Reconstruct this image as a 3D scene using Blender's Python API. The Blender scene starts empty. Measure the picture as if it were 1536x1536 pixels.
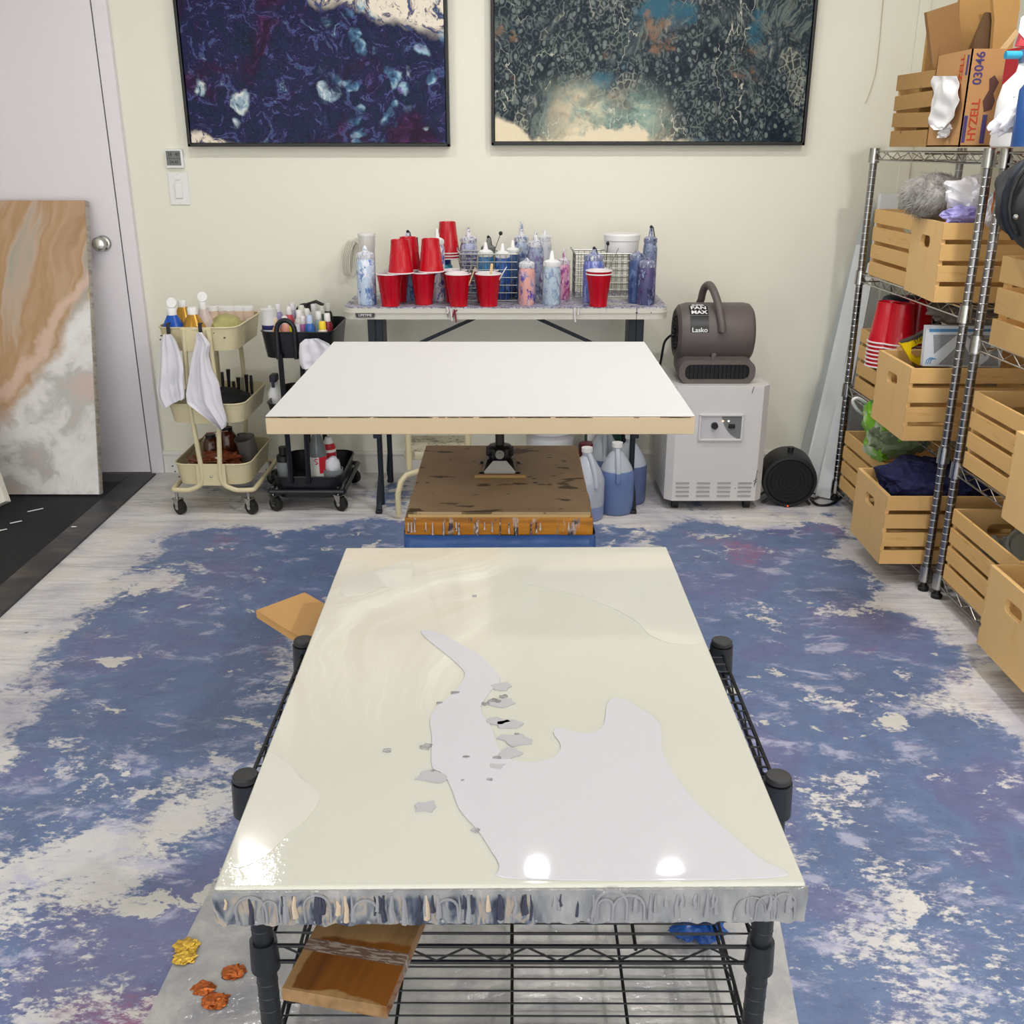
import bpy, bmesh, math, random
from mathutils import Vector, Matrix, noise as mnoise
sc = bpy.context.scene
C = sc.collection
PI = math.pi
# ------------------------------------------------------------------ camera, world, light, exposure
FPX = 1500.0; TH = math.radians(20.0); H = 1.38
cam_d = bpy.data.cameras.new('camera'); cam = bpy.data.objects.new('camera', cam_d); C.objects.link(cam)
cam_d.sensor_width = 36; cam_d.sensor_fit = 'HORIZONTAL'; cam_d.lens = FPX/1536*36; cam_d.clip_start = 0.02
cam.location = (0, 0, H); cam.rotation_euler = (PI/2-TH, 0, 0)
sc.camera = cam
w = bpy.data.worlds.new('world'); sc.world = w; w.use_nodes = True
w.node_tree.nodes['Background'].inputs[0].default_value = (0.985, 0.99, 0.985, 1)
w.node_tree.nodes['Background'].inputs[1].default_value = 2.9
sc.view_settings.view_transform = 'Standard'; sc.view_settings.look = 'None'
sc.view_settings.gamma = 1; sc.view_settings.use_curve_mapping = False
sc.view_settings.exposure = -0.34
LAMPS = [(-0.98, 3.1), (0.09, 3.1), (0.6, 3.1), (-1.7, 1.2), (1.2, 2.1), (-1.0, -0.9), (1.2, -0.6)]
LAMP_W = 9.0; LAMP_COL = (1.0, 0.975, 0.95); CEIL = 2.55

# ------------------------------------------------------------------ helpers
def ray(px, py):
    u = (px-768)/FPX; v = (py-768)/FPX
    return Vector((u, math.cos(TH)-v*math.sin(TH), -math.sin(TH)-v*math.cos(TH)))
def at(px, py, z):           # point of the picture on the horizontal plane at height z
    r = ray(px, py); t = (z-H)/r.z; return Vector((0, 0, H))+r*t
def atd(px, py, y):          # point of the picture on the vertical plane at depth y
    r = ray(px, py); t = y/r.y; return Vector((0, 0, H))+r*t
def lin(h):
    if isinstance(h, (tuple, list)): return tuple(h)
    h = h.lstrip('#'); o = []
    for i in (0, 2, 4):
        c = int(h[i:i+2], 16)/255
        o.append(c/12.92 if c <= .04045 else ((c+.055)/1.055)**2.4)
    return tuple(o)
def c4(h): return lin(h)+(1,)

class NT:
    def __init__(s, name):
        s.m = bpy.data.materials.new(name); s.m.use_nodes = True; s.t = s.m.node_tree; s.n = s.t.nodes
        s.b = s.n['Principled BSDF']; s._co = None
    def node(s, k, **kw):
        n = s.n.new(k)
        for a, v in kw.items(): setattr(n, a, v)
        return n
    def put(s, sock, v):
        if isinstance(v, bpy.types.NodeSocket): s.t.links.new(v, sock)
        elif isinstance(v, str): sock.default_value = c4(v)
        elif v is not None: sock.default_value = v
    def co(s, scale=None, rot=None, loc=None):
        if s._co is None: s._co = s.node('ShaderNodeTexCoord').outputs['Object']
        if scale is None and rot is None and loc is None: return s._co
        m = s.node('ShaderNodeMapping'); s.t.links.new(s._co, m.inputs[0])
        if scale is not None: m.inputs['Scale'].default_value = scale if isinstance(scale, tuple) else (scale,)*3
        if rot is not None: m.inputs['Rotation'].default_value = rot
        if loc is not None: m.inputs['Location'].default_value = loc
        return m.outputs[0]
    def noise(s, vec, scale=5, detail=4, rough=.5, dist=0, col=False):
        n = s.node('ShaderNodeTexNoise'); s.put(n.inputs['Vector'], vec)
        n.inputs['Scale'].default_value = scale; n.inputs['Detail'].default_value = detail
        n.inputs['Roughness'].default_value = rough; n.inputs['Distortion'].default_value = dist
        return n.outputs['Color' if col else 0]
    def vor(s, vec, scale=5, feature='F1', out='Distance', rnd=1):
        n = s.node('ShaderNodeTexVoronoi'); n.feature = feature; s.put(n.inputs['Vector'], vec)
        n.inputs['Scale'].default_value = scale; n.inputs['Randomness'].default_value = rnd
        return n.outputs[out]
    def wave(s, vec, scale=5, dist=2, detail=2, dscale=1, d='X', kind='BANDS'):
        n = s.node('ShaderNodeTexWave'); n.wave_type = kind
        if kind == 'BANDS': n.bands_direction = d
        s.put(n.inputs['Vector'], vec)
        n.inputs['Scale'].default_value = scale; n.inputs['Distortion'].default_value = dist
        n.inputs['Detail'].default_value = detail; n.inputs['Detail Scale'].default_value = dscale
        return n.outputs['Fac']
    def math(s, op, a, b=None, c=None, clamp=False):
        n = s.node('ShaderNodeMath', operation=op); n.use_clamp = clamp
        for i, v in enumerate((a, b, c)):
            if v is not None: s.put(n.inputs[i], v)
        return n.outputs[0]
    def vadd(s, a, b, k=1.0):
        m = s.node('ShaderNodeVectorMath', operation='SCALE'); s.put(m.inputs[0], b); m.inputs['Scale'].default_value = k
        n = s.node('ShaderNodeVectorMath', operation='ADD'); s.put(n.inputs[0], a); s.put(n.inputs[1], m.outputs[0]); return n.outputs[0]
    def warp(s, vec, scale, amt, detail=3):
        c = s.noise(vec, scale, detail, .5, 0, True)
        n = s.node('ShaderNodeVectorMath', operation='SUBTRACT'); s.put(n.inputs[0], c); n.inputs[1].default_value = (.5, .5, .5)
        return s.vadd(vec, n.outputs[0], amt)
    def step(s, v, a, b):
        n = s.node('ShaderNodeMapRange'); n.clamp = True; n.interpolation_type = 'SMOOTHSTEP'
        s.put(n.inputs[0], v); n.inputs[1].default_value = a; n.inputs[2].default_value = b
        n.inputs[3].default_value = 0; n.inputs[4].default_value = 1
        return n.outputs[0]
    def ramp(s, v, stops, mode='LINEAR'):
        n = s.node('ShaderNodeValToRGB'); n.color_ramp.interpolation = mode
        e = n.color_ramp.elements
        while len(e) < len(stops): e.new(.5)
        for i, (p, c) in enumerate(stops): e[i].position = p; e[i].color = c4(c)
        s.put(n.inputs[0], v); return n.outputs[0]
    def mix(s, f, a, b, kind='MIX'):
        n = s.node('ShaderNodeMix', data_type='RGBA'); n.blend_type = kind
        s.put(n.inputs[0], f); s.put(n.inputs[6], a); s.put(n.inputs[7], b); return n.outputs[2]
    def xyz(s, v=None):
        n = s.node('ShaderNodeSeparateXYZ'); s.put(n.inputs[0], v or s.co()); return n.outputs
    def bump(s, h, strength=.3, dist=.01):
        n = s.node('ShaderNodeBump'); n.inputs['Strength'].default_value = strength; n.inputs['Distance'].default_value = dist
        s.put(n.inputs['Height'], h); s.t.links.new(n.outputs[0], s.b.inputs['Normal'])
    def fin(s, col=None, rough=.5, metal=0, spec=.5, coat=0, trans=0, ior=1.45, alpha=None):
        s.put(s.b.inputs['Base Color'], col); s.put(s.b.inputs['Roughness'], rough); s.put(s.b.inputs['Metallic'], metal)
        s.b.inputs['Specular IOR Level'].default_value = spec; s.b.inputs['IOR'].default_value = ior
        if coat: s.b.inputs['Coat Weight'].default_value = coat; s.b.inputs['Coat Roughness'].default_value = .02
        if trans: s.b.inputs['Transmission Weight'].default_value = trans
        if alpha is not None: s.put(s.b.inputs['Alpha'], alpha)
        return s.m
MC = {}
def simple(name, col, rough=.5, metal=0, var=.08, scale=12, bump=0, bscale=200, coat=0, spec=.5, trans=0):
    if name in MC: return MC[name]
    s = NT(name); c = lin(col); n = s.noise(s.co(), scale, 3)
    a = tuple(max(0, x*(1-var)) for x in c)+(1,); b = tuple(min(1, x*(1+var)) for x in c)+(1,)
    col_ = s.mix(n, a, b)
    if bump: s.bump(s.noise(s.co(), bscale, 3), bump, .002)
    MC[name] = s.fin(col_, rough, metal, spec, coat, trans); return MC[name]
def wood(name, a, b, axis='x', scale=1.0, rough=.55, knots=True, coat=0):
    if name in MC: return MC[name]
    s = NT(name); sc_ = {'x': (1.2, 14, 14), 'y': (14, 1.2, 14), 'z': (14, 14, 1.2)}[axis]
    v = s.co(tuple(q*scale for q in sc_)); v = s.warp(v, .7, 1.2)
    n = s.noise(v, 1.6, 6, .6); g = s.noise(v, 9, 3, .5)
    col = s.ramp(s.math('MULTIPLY_ADD', g, .25, s.math('MULTIPLY', n, .8)), [(.25, b), (.42, a), (.62, a), (.8, b)])
    if knots:
        k = s.vor(s.co(), 7*scale); col = s.mix(s.step(k, .07, .03), col, '#7a5230')
    s.bump(n, .15, .002)
    MC[name] = s.fin(col, rough, 0, .4, coat); return MC[name]
def splat(name, base, cols, scale=18, cover=.5, rough=.4, zband=None, stretch=(1, 1, .45), metal=0):
    """paint smeared and dribbled in several colours over a base"""
    if name in MC: return MC[name]
    s = NT(name); col = None; v0 = s.co(stretch)
    for i, c in enumerate(cols):
        v = s.warp(s.co(stretch, None, (i*3.1, i*1.7, i*2.3)), scale*.7, .05, 4)
        n = s.noise(v, scale*(1+.35*i), 6, .65)
        t = 1-cover
        f = s.step(n, .5+t*.16-.05, .5+t*.16+.0)
        col = s.mix(f, col if col is not None else base, c)
    s.bump(s.noise(v0, scale*3, 4), .3, .002)
    MC[name] = s.fin(col, rough, metal); return MC[name]

class MB:
    """collects shapes into one mesh"""
    def __init__(s): s.b = bmesh.new(); s.wn = False
    def add(s, t, M=None):
        if M is not None: bmesh.ops.transform(t, matrix=M, verts=t.verts)
        mp = [s.b.verts.new(v.co) for v in t.verts]; t.verts.index_update()
        for f in t.faces:
            try: s.b.faces.new([mp[v.index] for v in f.verts])
            except ValueError: pass
        t.free(); return s
    def box(s, c, size, bev=0, R=None, seg=2):
        t = bmesh.new(); bmesh.ops.create_cube(t, size=1)
        for v in t.verts: v.co = Vector((v.co.x*size[0], v.co.y*size[1], v.co.z*size[2]))
        if bev: s.wn = True
        if bev: bmesh.ops.bevel(t, geom=t.edges[:], offset=bev, segments=seg, profile=.5, affect='EDGES')
        M = Matrix.Translation(Vector(c))
        if R is not None: M = M @ (R if isinstance(R, Matrix) else Matrix.Rotation(R, 4, 'Z'))
        return s.add(t, M)
    def cyl(s, p0, p1, r0, r1=None, seg=16, cap=True):
        p0, p1 = Vector(p0), Vector(p1); d = p1-p0; r1 = r0 if r1 is None else r1
        t = bmesh.new(); bmesh.ops.create_cone(t, cap_ends=cap, segments=seg, radius1=max(r0, 1e-5), radius2=max(r1, 1e-5), depth=d.length)
        return s.add(t, Matrix.Translation((p0+p1)/2) @ Vector((0, 0, 1)).rotation_difference(d).to_matrix().to_4x4())
    def ball(s, c, r, sub=2, sc_=(1, 1, 1)):
        t = bmesh.new(); bmesh.ops.create_icosphere(t, subdivisions=sub, radius=r)
        return s.add(t, Matrix.Translation(Vector(c)) @ Matrix.Diagonal((*sc_, 1)))
    def tube(s, pts, r, seg=8, closed=False, rad=None):
        pts = [Vector(p) for p in pts]; n = len(pts); rings = []
        up = None
        for i, p in enumerate(pts):
            if closed: d = pts[(i+1) % n]-pts[i-1]
            else: d = pts[min(i+1, n-1)]-pts[max(i-1, 0)]
            d.normalize()
            if up is None:
                up = d.orthogonal().normalized()
            up = (up-d*up.dot(d)); up = up.normalized() if up.length > 1e-6 else d.orthogonal().normalized()
            sd = d.cross(up); rr = rad[i] if rad else r
            rings.append([s.b.verts.new(p+(up*math.cos(a)+sd*math.sin(a))*rr) for a in (2*PI*k/seg for k in range(seg))])
        for i in range(n if closed else n-1):
            A, B = rings[i], rings[(i+1) % n]
            for k in range(seg): s.b.faces.new((A[k], A[(k+1) % seg], B[(k+1) % seg], B[k]))
        if not closed: s.b.faces.new(rings[0][::-1]); s.b.faces.new(rings[-1])
        return s
    def lathe(s, prof, c=(0, 0, 0), seg=24, M=None, sx=1, sy=1):
        t = bmesh.new(); rings = []
        for r, z in prof:
            if r < 1e-5: rings.append([t.verts.new((0, 0, z))])
            else: rings.append([t.verts.new((r*math.cos(2*PI*k/seg)*sx, r*math.sin(2*PI*k/seg)*sy, z)) for k in range(seg)])
        for A, B in zip(rings, rings[1:]):
            for k in range(seg):
                a0, a1 = A[k % len(A)], A[(k+1) % len(A)]; b0, b1 = B[k % len(B)], B[(k+1) % len(B)]
                f = []
                for v in (a0, a1, b1, b0):
                    if v not in f: f.append(v)
                if len(f) > 2: t.faces.new(f)
        return s.add(t, Matrix.Translation(Vector(c)) @ (M or Matrix.Identity(4)))
    def prism(s, poly, z0, z1, M=None, bev=0):
        t = bmesh.new(); a = [t.verts.new((x, y, z0)) for x, y in poly]; b = [t.verts.new((x, y, z1)) for x, y in poly]
        n = len(poly); t.faces.new(a[::-1]); tf = t.faces.new(b)
        for i in range(n): t.faces.new((a[i], a[(i+1) % n], b[(i+1) % n], b[i]))
        if bev: s.wn = True
        if bev: bmesh.ops.bevel(t, geom=list(tf.edges), offset=bev, segments=2, profile=.5, affect='EDGES')
        bmesh.ops.recalc_face_normals(t, faces=t.faces)
        return s.add(t, M)
    def hull3(s, A, B):
        """closed solid between two matching loops of points"""
        n = len(A); a = [s.b.verts.new(p) for p in A]; b = [s.b.verts.new(p) for p in B]
        s.b.faces.new(a[::-1]); s.b.faces.new(b)
        for i in range(n): s.b.faces.new((a[i], a[(i+1) % n], b[(i+1) % n], b[i]))
        return s
    def grid(s, f, nu, nv, thick=None):
        """f(u,v)->point; thick gives a second offset skin along a vector"""
        top = [[s.b.verts.new(f(i/nu, j/nv)) for j in range(nv+1)] for i in range(nu+1)]
        for i in range(nu):
            for j in range(nv): s.b.faces.new((top[i][j], top[i+1][j], top[i+1][j+1], top[i][j+1]))
        if thick is not None:
            T = Vector(thick)
            bot = [[s.b.verts.new(v.co+T) for v in r] for r in top]
            for i in range(nu):
                for j in range(nv): s.b.faces.new((bot[i][j], bot[i][j+1], bot[i+1][j+1], bot[i+1][j]))
            for i in range(nu):
                s.b.faces.new((top[i][0], bot[i][0], bot[i+1][0], top[i+1][0])); s.b.faces.new((top[i+1][nv], bot[i+1][nv], bot[i][nv], top[i][nv]))
            for j in range(nv):
                s.b.faces.new((top[0][j+1], bot[0][j+1], bot[0][j], top[0][j])); s.b.faces.new((top[nu][j], bot[nu][j], bot[nu][j+1], top[nu][j+1]))
        return s
    def build(s, name, m, parent=None, loc=None, smooth=35, rot=None):
        bmesh.ops.recalc_face_normals(s.b, faces=s.b.faces)
        me = bpy.data.meshes.new(name); s.b.to_mesh(me); s.b.free()
        o = bpy.data.objects.new(name, me); C.objects.link(o); me.materials.append(m)
        if smooth:
            me.polygons.foreach_set('use_smooth', [True]*len(me.polygons)); me.set_sharp_from_angle(angle=math.radians(smooth))
        if s.wn and smooth: o.modifiers.new('weighted', 'WEIGHTED_NORMAL').keep_sharp = True
        if parent: o.parent = parent
        if loc is not None: o.location = loc
        if rot is not None: o.rotation_euler = rot
        return o
def tag(o, label, cat, group=None, kind=None):
    if len(label.split()) > 16: print('LONG', label)
    o['label'] = label; o['category'] = cat
    if group: o['group'] = group
    if kind: o['kind'] = kind
    return o
def thing(name, label, cat, loc=(0, 0, 0), rz=0, group=None):
    o = bpy.data.objects.new(name, None); C.objects.link(o); o.empty_display_size = .05
    o.location = loc; o.rotation_euler = (0, 0, rz); return tag(o, label, cat, group)
def struct(o): o['kind'] = 'structure'; return o
def dup(root, loc, rz=None, label=None, group=None, scale=None):
    r = root.copy(); C.objects.link(r); r.location = loc
    if rz is not None: r.rotation_euler = (0, 0, rz)
    if scale is not None: r.scale = scale if isinstance(scale, tuple) else (scale,)*3
    if label: r['label'] = label
    if group: r['group'] = group
    for ch in [c for c in bpy.data.objects if c.parent == root]:
        c = ch.copy(); C.objects.link(c); c.parent = r
        for g in [q for q in bpy.data.objects if q.parent == ch]:
            d = g.copy(); C.objects.link(d); d.parent = c
    return r
def text(body, size, m, parent=None, loc=(0, 0, 0), rot=(PI/2, 0, 0), name='lettering', ext=.0005, align='CENTER', sx=1, bold=0):
    cu = bpy.data.curves.new(name, 'FONT'); cu.body = body; cu.size = size; cu.extrude = ext
    cu.align_x = align; cu.align_y = 'CENTER'; cu.offset = bold; cu.space_character = 1.0
    t = bpy.data.objects.new(name, cu); C.objects.link(t)
    dg = bpy.context.evaluated_depsgraph_get(); me = bpy.data.meshes.new_from_object(t.evaluated_get(dg))
    bpy.data.objects.remove(t); o = bpy.data.objects.new(name, me); C.objects.link(o)
    me.materials.clear(); me.materials.append(m)
    o.location = loc; o.rotation_euler = rot; o.scale = (sx, 1, 1)
    if parent: o.parent = parent
    return o
def rrect(w_, h_, r, n=5, cx=0, cy=0):
    pts = []
    for sx, sy, a0 in ((1, 1, 0), (-1, 1, 90), (-1, -1, 180), (1, -1, 270)):
        for k in range(n+1):
            a = math.radians(a0+90*k/n); pts.append((cx+sx*(w_/2-r)+r*math.cos(a), cy+sy*(h_/2-r)+r*math.sin(a)))
    return pts
def smooth_poly(pts, n=4):
    out = []; L = len(pts)
    for i in range(L):
        p0, p1, p2, p3 = (Vector(pts[(i+k-1) % L]) for k in range(4))
        for k in range(n):
            t = k/n
            out.append(.5*((2*p1)+(p2-p0)*t+(2*p0-5*p1+4*p2-p3)*t*t+(3*p1-p0-3*p2+p3)*t**3))
    return out
def blob(name, m, c, size, disp=.15, freq=2.5, seed=0, sub=4, parent=None, flat=None, smooth=60, fine=0):
    t = bmesh.new(); bmesh.ops.create_icosphere(t, subdivisions=sub, radius=1)
    for v in t.verts:
        n = mnoise.fractal(v.co*freq+Vector((seed, seed*2, 3)), 1.0, 2.0, 3)
        k = 1+disp*n
        if fine: k += fine*mnoise.noise(v.co*freq*6+Vector((seed, 1, 1)))
        co = v.co*k
        if flat is not None and co.z < flat: co.z = flat
        v.co = Vector((co.x*size[0], co.y*size[1], co.z*size[2]))
    b = MB(); b.add(t); return b.build(name, m, parent, c, smooth)
RND = random.Random(7)
# ------------------------------------------------------------------ room
WD = 4.33; WR = 1.79; WL = -2.95; WF = -1.45
def wall_mat(name, col):
    s = NT(name); n = s.noise(s.co(), 1.5, 3); c = lin(col)
    a = tuple(x*.985 for x in c)+(1,); b = tuple(min(1, x*1.015) for x in c)+(1,)
    s.bump(s.noise(s.co(), 160, 3), .06, .002); return s.fin(s.mix(n, a, b), .6)
M_wall = wall_mat('wall_paint', '#e7e5d7')
M_ceil = wall_mat('ceiling_paint', '#efeeea')
M_trim = simple('white_trim', '#e6e4de', .4, var=.02)
M_door = simple('door_paint', '#e5e0e6', .42, var=.02, scale=3)
def slab(name, c, size, m): return struct(MB().box(c, size).build(name, m, smooth=0))
cx = (WL+WR)/2; W_ = WR-WL; cy = (WD+WF)/2; D_ = WD-WF
slab('wall_back', (cx, WD+.05, CEIL/2), (W_+.2, .1, CEIL), M_wall)
slab('wall_left', (WL-.05, cy, CEIL/2), (.1, D_, CEIL), M_wall)
slab('wall_right', (WR+.05, cy, CEIL/2), (.1, D_, CEIL), M_wall)
# wall behind the camera left out so world light fills the darker parts
slab('ceiling', (cx, cy, CEIL+.05), (W_+.2, D_+.2, .1), M_ceil)
# floor: white plastic sheet covered with dried paint
s = NT('painted_floor_sheet')
co = s.co(); X, Y, Z = s.xyz()
wc = s.warp(co, 1.3, .35, 4)
def rm(v, a, b): return s.step(v, a, b)
wx = s.xyz(wc)
reg = s.math('MULTIPLY', rm(wx[1], 3.72, 3.58), s.math('MULTIPLY', rm(wx[0], 1.36, 1.16), rm(wx[0], -1.5, -.95)))
front = rm(wx[1], 2.2, 1.2)                               # the near floor is patchier
reg2 = s.math('MULTIPLY', s.math('MULTIPLY', front, .52), s.math('MULTIPLY', rm(wx[0], 1.5, 1.25), 1.0))
reg = s.math('MAXIMUM', reg, s.math('ADD', reg2, 0))
stx = s.co((1, 1, 1), (0, 0, .35)); stx = s.warp(stx, 2.0, .25, 4)
big = s.noise(s.warp(s.co(None, None, (2.3, 5.1, 0)), 1.1, .5, 3), 1.9, 5, .55)
med = s.noise(stx, 5.5, 10, .68)
fine = s.noise(s.co((1, 1.8, 1), (0, 0, .5)), 38, 6, .7)
cov = s.math('ADD', s.math('MULTIPLY', big, .55), s.math('MULTIPLY', med, .45))
solid = s.math('MULTIPLY', rm(wx[1], 1.5, 2.6), .10)
patch = s.noise(s.warp(s.co(None, None, (8, 2, 0)), 2.2, .3, 4), 3.6, 7, .7)
solid = s.math('SUBTRACT', solid, s.math('MULTIPLY', s.step(patch, .54, .62), .085))
cov = s.math('ADD', cov, solid)
cov = s.math('ADD', cov, s.math('MULTIPLY', s.math('SUBTRACT', fine, .5), s.math('SUBTRACT', .42, s.math('MULTIPLY', solid, 2.6))))
cov = s.math('SUBTRACT', cov, s.math('MULTIPLY', s.math('SUBTRACT', 1, reg), .17))
blue_f = s.step(cov, .445, .515)
hue = s.noise(s.warp(s.co(None, None, (7, 1, 0)), 1.4, .6, 3), 2.6, 6, .6)
blue = s.ramp(hue, [(.3, '#566480'), (.43, '#485981'), (.5, '#556a92'), (.57, '#585684'), (.68, '#6d6690')])
blue = s.mix(s.math('MULTIPLY', s.noise(s.co((1, 2, 1)), 14, 8, .7), .8), blue, '#7385a8', 'MIX')
blue = s.mix(s.math('MULTIPLY', s.step(fine, .55, .78), .6), blue, '#3b4663')
white = s.ramp(s.noise(stx, 3.2, 6, .6), [(.3, '#a9a6b6'), (.46, '#c6c4c8'), (.58, '#d4d1cd'), (.75, '#cbbfc6')])
col = s.mix(blue_f, white, blue)
# lilac scuffs through both
lil = s.step(s.noise(s.warp(s.co((1, 1.7, 1), (0, 0, .6), (1, 4, 0)), 3, .2, 3), 7, 9, .72), .53, .66)
col = s.mix(s.math('MULTIPLY', lil, s.math('MULTIPLY', reg, .8)), col, '#b3b3cb')
pk = s.step(s.noise(s.warp(s.co(None, None, (11, 3, 0)), 2, .4, 3), 1.9, 4, .5), .6, .66)
col = s.mix(s.math('MULTIPLY', s.math('MULTIPLY', pk, s.step(fine, .40, .60)), s.math('MULTIPLY', reg, .85)), col, '#925f80')
# cream spilled patches, dark specks
cr = s.step(s.noise(s.warp(s.co((1, 1.3, 1), None, (4, 9, 0)), 4, .3, 6), 3.4, 7, .65), .62, .64)
col = s.mix(s.math('MULTIPLY', cr, .92), col, '#cfccc4')
sp = s.math('MULTIPLY', s.step(s.vor(s.warp(s.co(), 9, .1, 2), 15), .09, .05), s.step(s.noise(s.co(None, None, (2, 2, 0)), 11), .52, .56))
col = s.mix(s.math('MULTIPLY', sp, s.step(s.noise(co, 3), .5, .6)), col, '#2d3556')
wr = s.noise(s.warp(s.co((.9, 4.5, 1), (0, 0, -.45)), 1.0, .5, 3), 1.6, 4, .5)
h = s.math('ADD', s.math('MULTIPLY', wr, s.math('SUBTRACT', 1.25, reg)), s.math('MULTIPLY', med, .25))
s.bump(h, .55, .05)
rg = s.math('ADD', s.math('MULTIPLY', med, .45), .18)
floor_m = s.fin(col, rg, 0, .5)
slab('floor', (cx, cy, -.05), (W_+.2, D_+.2, .1), floor_m)
t_ = MB()
pts = [atd(px, py, 4.322) for px, py in ((1327, -40), (1322, 30), (1318, 75), (1312, 115), (1297, 148))]
tag(t_.tube(smooth_poly(pts, 5)[:-5], .0012, 5).build('hanging_string', simple('tan_string', '#b9ac8c', .8)), 'thin pale string hanging down the back wall beside the shelving', 'string')
# baseboards
bb = .10
MBs = MB().box(((WR-1.585)/2, WD-.008, bb/2), (WR+1.585, .016, bb)).box(((WR-1.585)/2, WD-.011, bb-.012), (WR+1.585, .022, .012), .003)
struct(MBs.build('baseboard_back', M_trim))
struct(MB().box((WR-.008, cy, bb/2), (.016, D_-.05, bb)).build('baseboard_right', M_trim, smooth=0))
struct(MB().box((WL+.008, cy, bb/2), (.016, D_-.05, bb)).build('baseboard_left', M_trim, smooth=0))
# door in the back wall with its casing
dr = MB().box((-2.045, WD-.012, 1.02), (.826, .024, 2.03)).build('door_1', M_door, smooth=0); struct(dr)
M_gap = simple('door_gap', '#3b3840', .8)
g = MB().box((-1.6295, WD-.009, 1.02), (.004, .018, 2.03)).build('door_gap', M_gap, dr, smooth=0)
M_chrome = simple('brushed_nickel', '#b9b9b4', .18, 1, var=.04)
kn = atd(155, 365, WD-.03)
ky = WD-.024
MB().lathe([(0, 0), (.031, 0), (.033, .004), (.028, .012), (.013, .016), (.013, .03), (.020, .034), (.028, .044), (.029, .055), (.024, .064), (.012, .067), (0, .067)], (kn.x, ky, kn.z), 24, Matrix.Rotation(PI/2, 4, 'X')).build('door_handle', M_chrome, dr)
cs = MB().box((-1.598, WD-.014, 1.04), (.058, .028, 2.08), .004).box((-2.48, WD-.014, 1.04), (.058, .028, 2.08), .004).box((-2.04, WD-.014, 2.1), (.94, .028, .058), .004)
struct(cs.build('trim_1', M_door))
struct(MB().box((1.605, WD-.006, CEIL/2+.05), (.045, .012, CEIL-.1), .003).build('trim_2', M_wall))
# ceiling lamps; the two on the far right are added to brighten that side
M_white_plastic = simple('white_plastic', '#e4e4e4', .35, var=.02)
em = NT('lamp_diffuser'); em.fin('#ffffff', .5); em.put(em.b.inputs['Emission Color'], em.ramp(em.noise(em.co(), 3), [(0, '#fffaf2'), (1, '#ffffff')])); em.b.inputs['Emission Strength'].default_value = 5
for i, (lx, ly) in enumerate(LAMPS):
    where = ['above the wet canvas at its left', 'above the wet canvas at its right', 'above the left side of the blank canvas', 'above the right side of the blank canvas', 'added by the shelving to brighten the right side', 'behind the photographer, shelf side', 'added behind the photographer to brighten the right side'][i]
    t = thing('ceiling_light', 'round white recessed ceiling light '+where, 'ceiling light', (lx, ly, CEIL), 0, 'recessed ceiling lights')
    MB().lathe([(.045, 0), (.065, 0), (.065, -.006), (.045, -.012)], seg=32).build('lamp_ring', M_white_plastic, t)
    MB().lathe([(0, -.006), (.046, -.006), (.046, -.002), (0, -.002)], seg=32).build('diffuser', em.m, t)
    L = bpy.data.lights.new('lamp_light', 'AREA'); L.shape = 'DISK'; L.size = .08; L.energy = LAMP_W*(3.0 if lx > 1 else .55 if lx < -1.5 else 1); L.color = LAMP_COL
    lo = bpy.data.objects.new('lamp_light', L); C.objects.link(lo); lo.parent = t; lo.location = (0, 0, -.014)

# wall things
p = atd(263, 238, WD)
t = thing('thermometer', 'small square white wall thermometer with grey screen above the light switch', 'thermometer', (p.x, WD, p.z))
MB().box((0, -.008, 0), (.072, .016, .074), .004).build('body', M_white_plastic, t)
MB().box((-.002, -.0165, .002), (.058, .001, .056)).build('screen', simple('lcd_grey', '#6c716c', .3), t, smooth=0)
M_black = simple('black_plastic', '#17181b', .4); M_ink = simple('dark_ink', '#2b2e2e', .5)
text('24', .022, M_ink, t, (-.016, -.0175, .016), sx=.8); text('40', .020, M_ink, t, (.013, -.0175, .016), sx=.8); text('24:40', .016, M_ink, t, (-.002, -.0175, -.014))
MB().box((-.002, -.0175, .001), (.056, .001, .0015)).build('divider', M_ink, t, smooth=0)
p = atd(269, 283, WD)
t = thing('light_switch', 'white dimmer light switch plate on the wall beside the door', 'light switch', (p.x, WD, p.z))
MB().box((0, -.003, 0), (.082, .006, .128), .003).build('plate', M_white_plastic, t)
MB().box((0, -.009, -.006), (.028, .008, .062), .002).build('rocker', M_white_plastic, t)
MB().box((0, -.0085, .04), (.022, .006, .012), .002).build('slider', M_white_plastic, t)
MB().cyl((0, -.006, .056), (0, -.0072, .056), .003).cyl((0, -.006, -.056), (0, -.0072, -.056), .003).build('screw', M_chrome, t)

# ------------------------------------------------------------------ framed paintings
def framed(name, label, x0, x1, z0, z1, m):
    cxx = (x0+x1)/2; t = thing(name, label, 'painting', (cxx, WD, z0)); w2 = x1-x0; hh = z1-z0
    b = MB(); d = .045; f = .012
    b.box((-w2/2+f/2, -d/2, hh/2), (f, d, hh), .002).box((w2/2-f/2, -d/2, hh/2), (f, d, hh), .002)
    b.box((0, -d/2, f/2), (w2, d, f), .002).box((0, -d/2, hh-f/2), (w2, d, f), .002)
    b.build('frame', M_black, t)
    MB().box((0, -.022, hh/2), (w2-.03, .032, hh-.03), .001).build('canvas', m, t, smooth=0)
s = NT('navy_violet_pour'); co = s.co()
X, Y, Z = s.xyz(); w1 = s.warp(s.co((1, 1, 1)), 5, .18, 5); w2_ = s.warp(w1, 16, .05, 3)
n1 = s.noise(w2_, 14, 8, .7, 1.5); n2 = s.noise(w1, 3.2, 5, .55)
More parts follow.
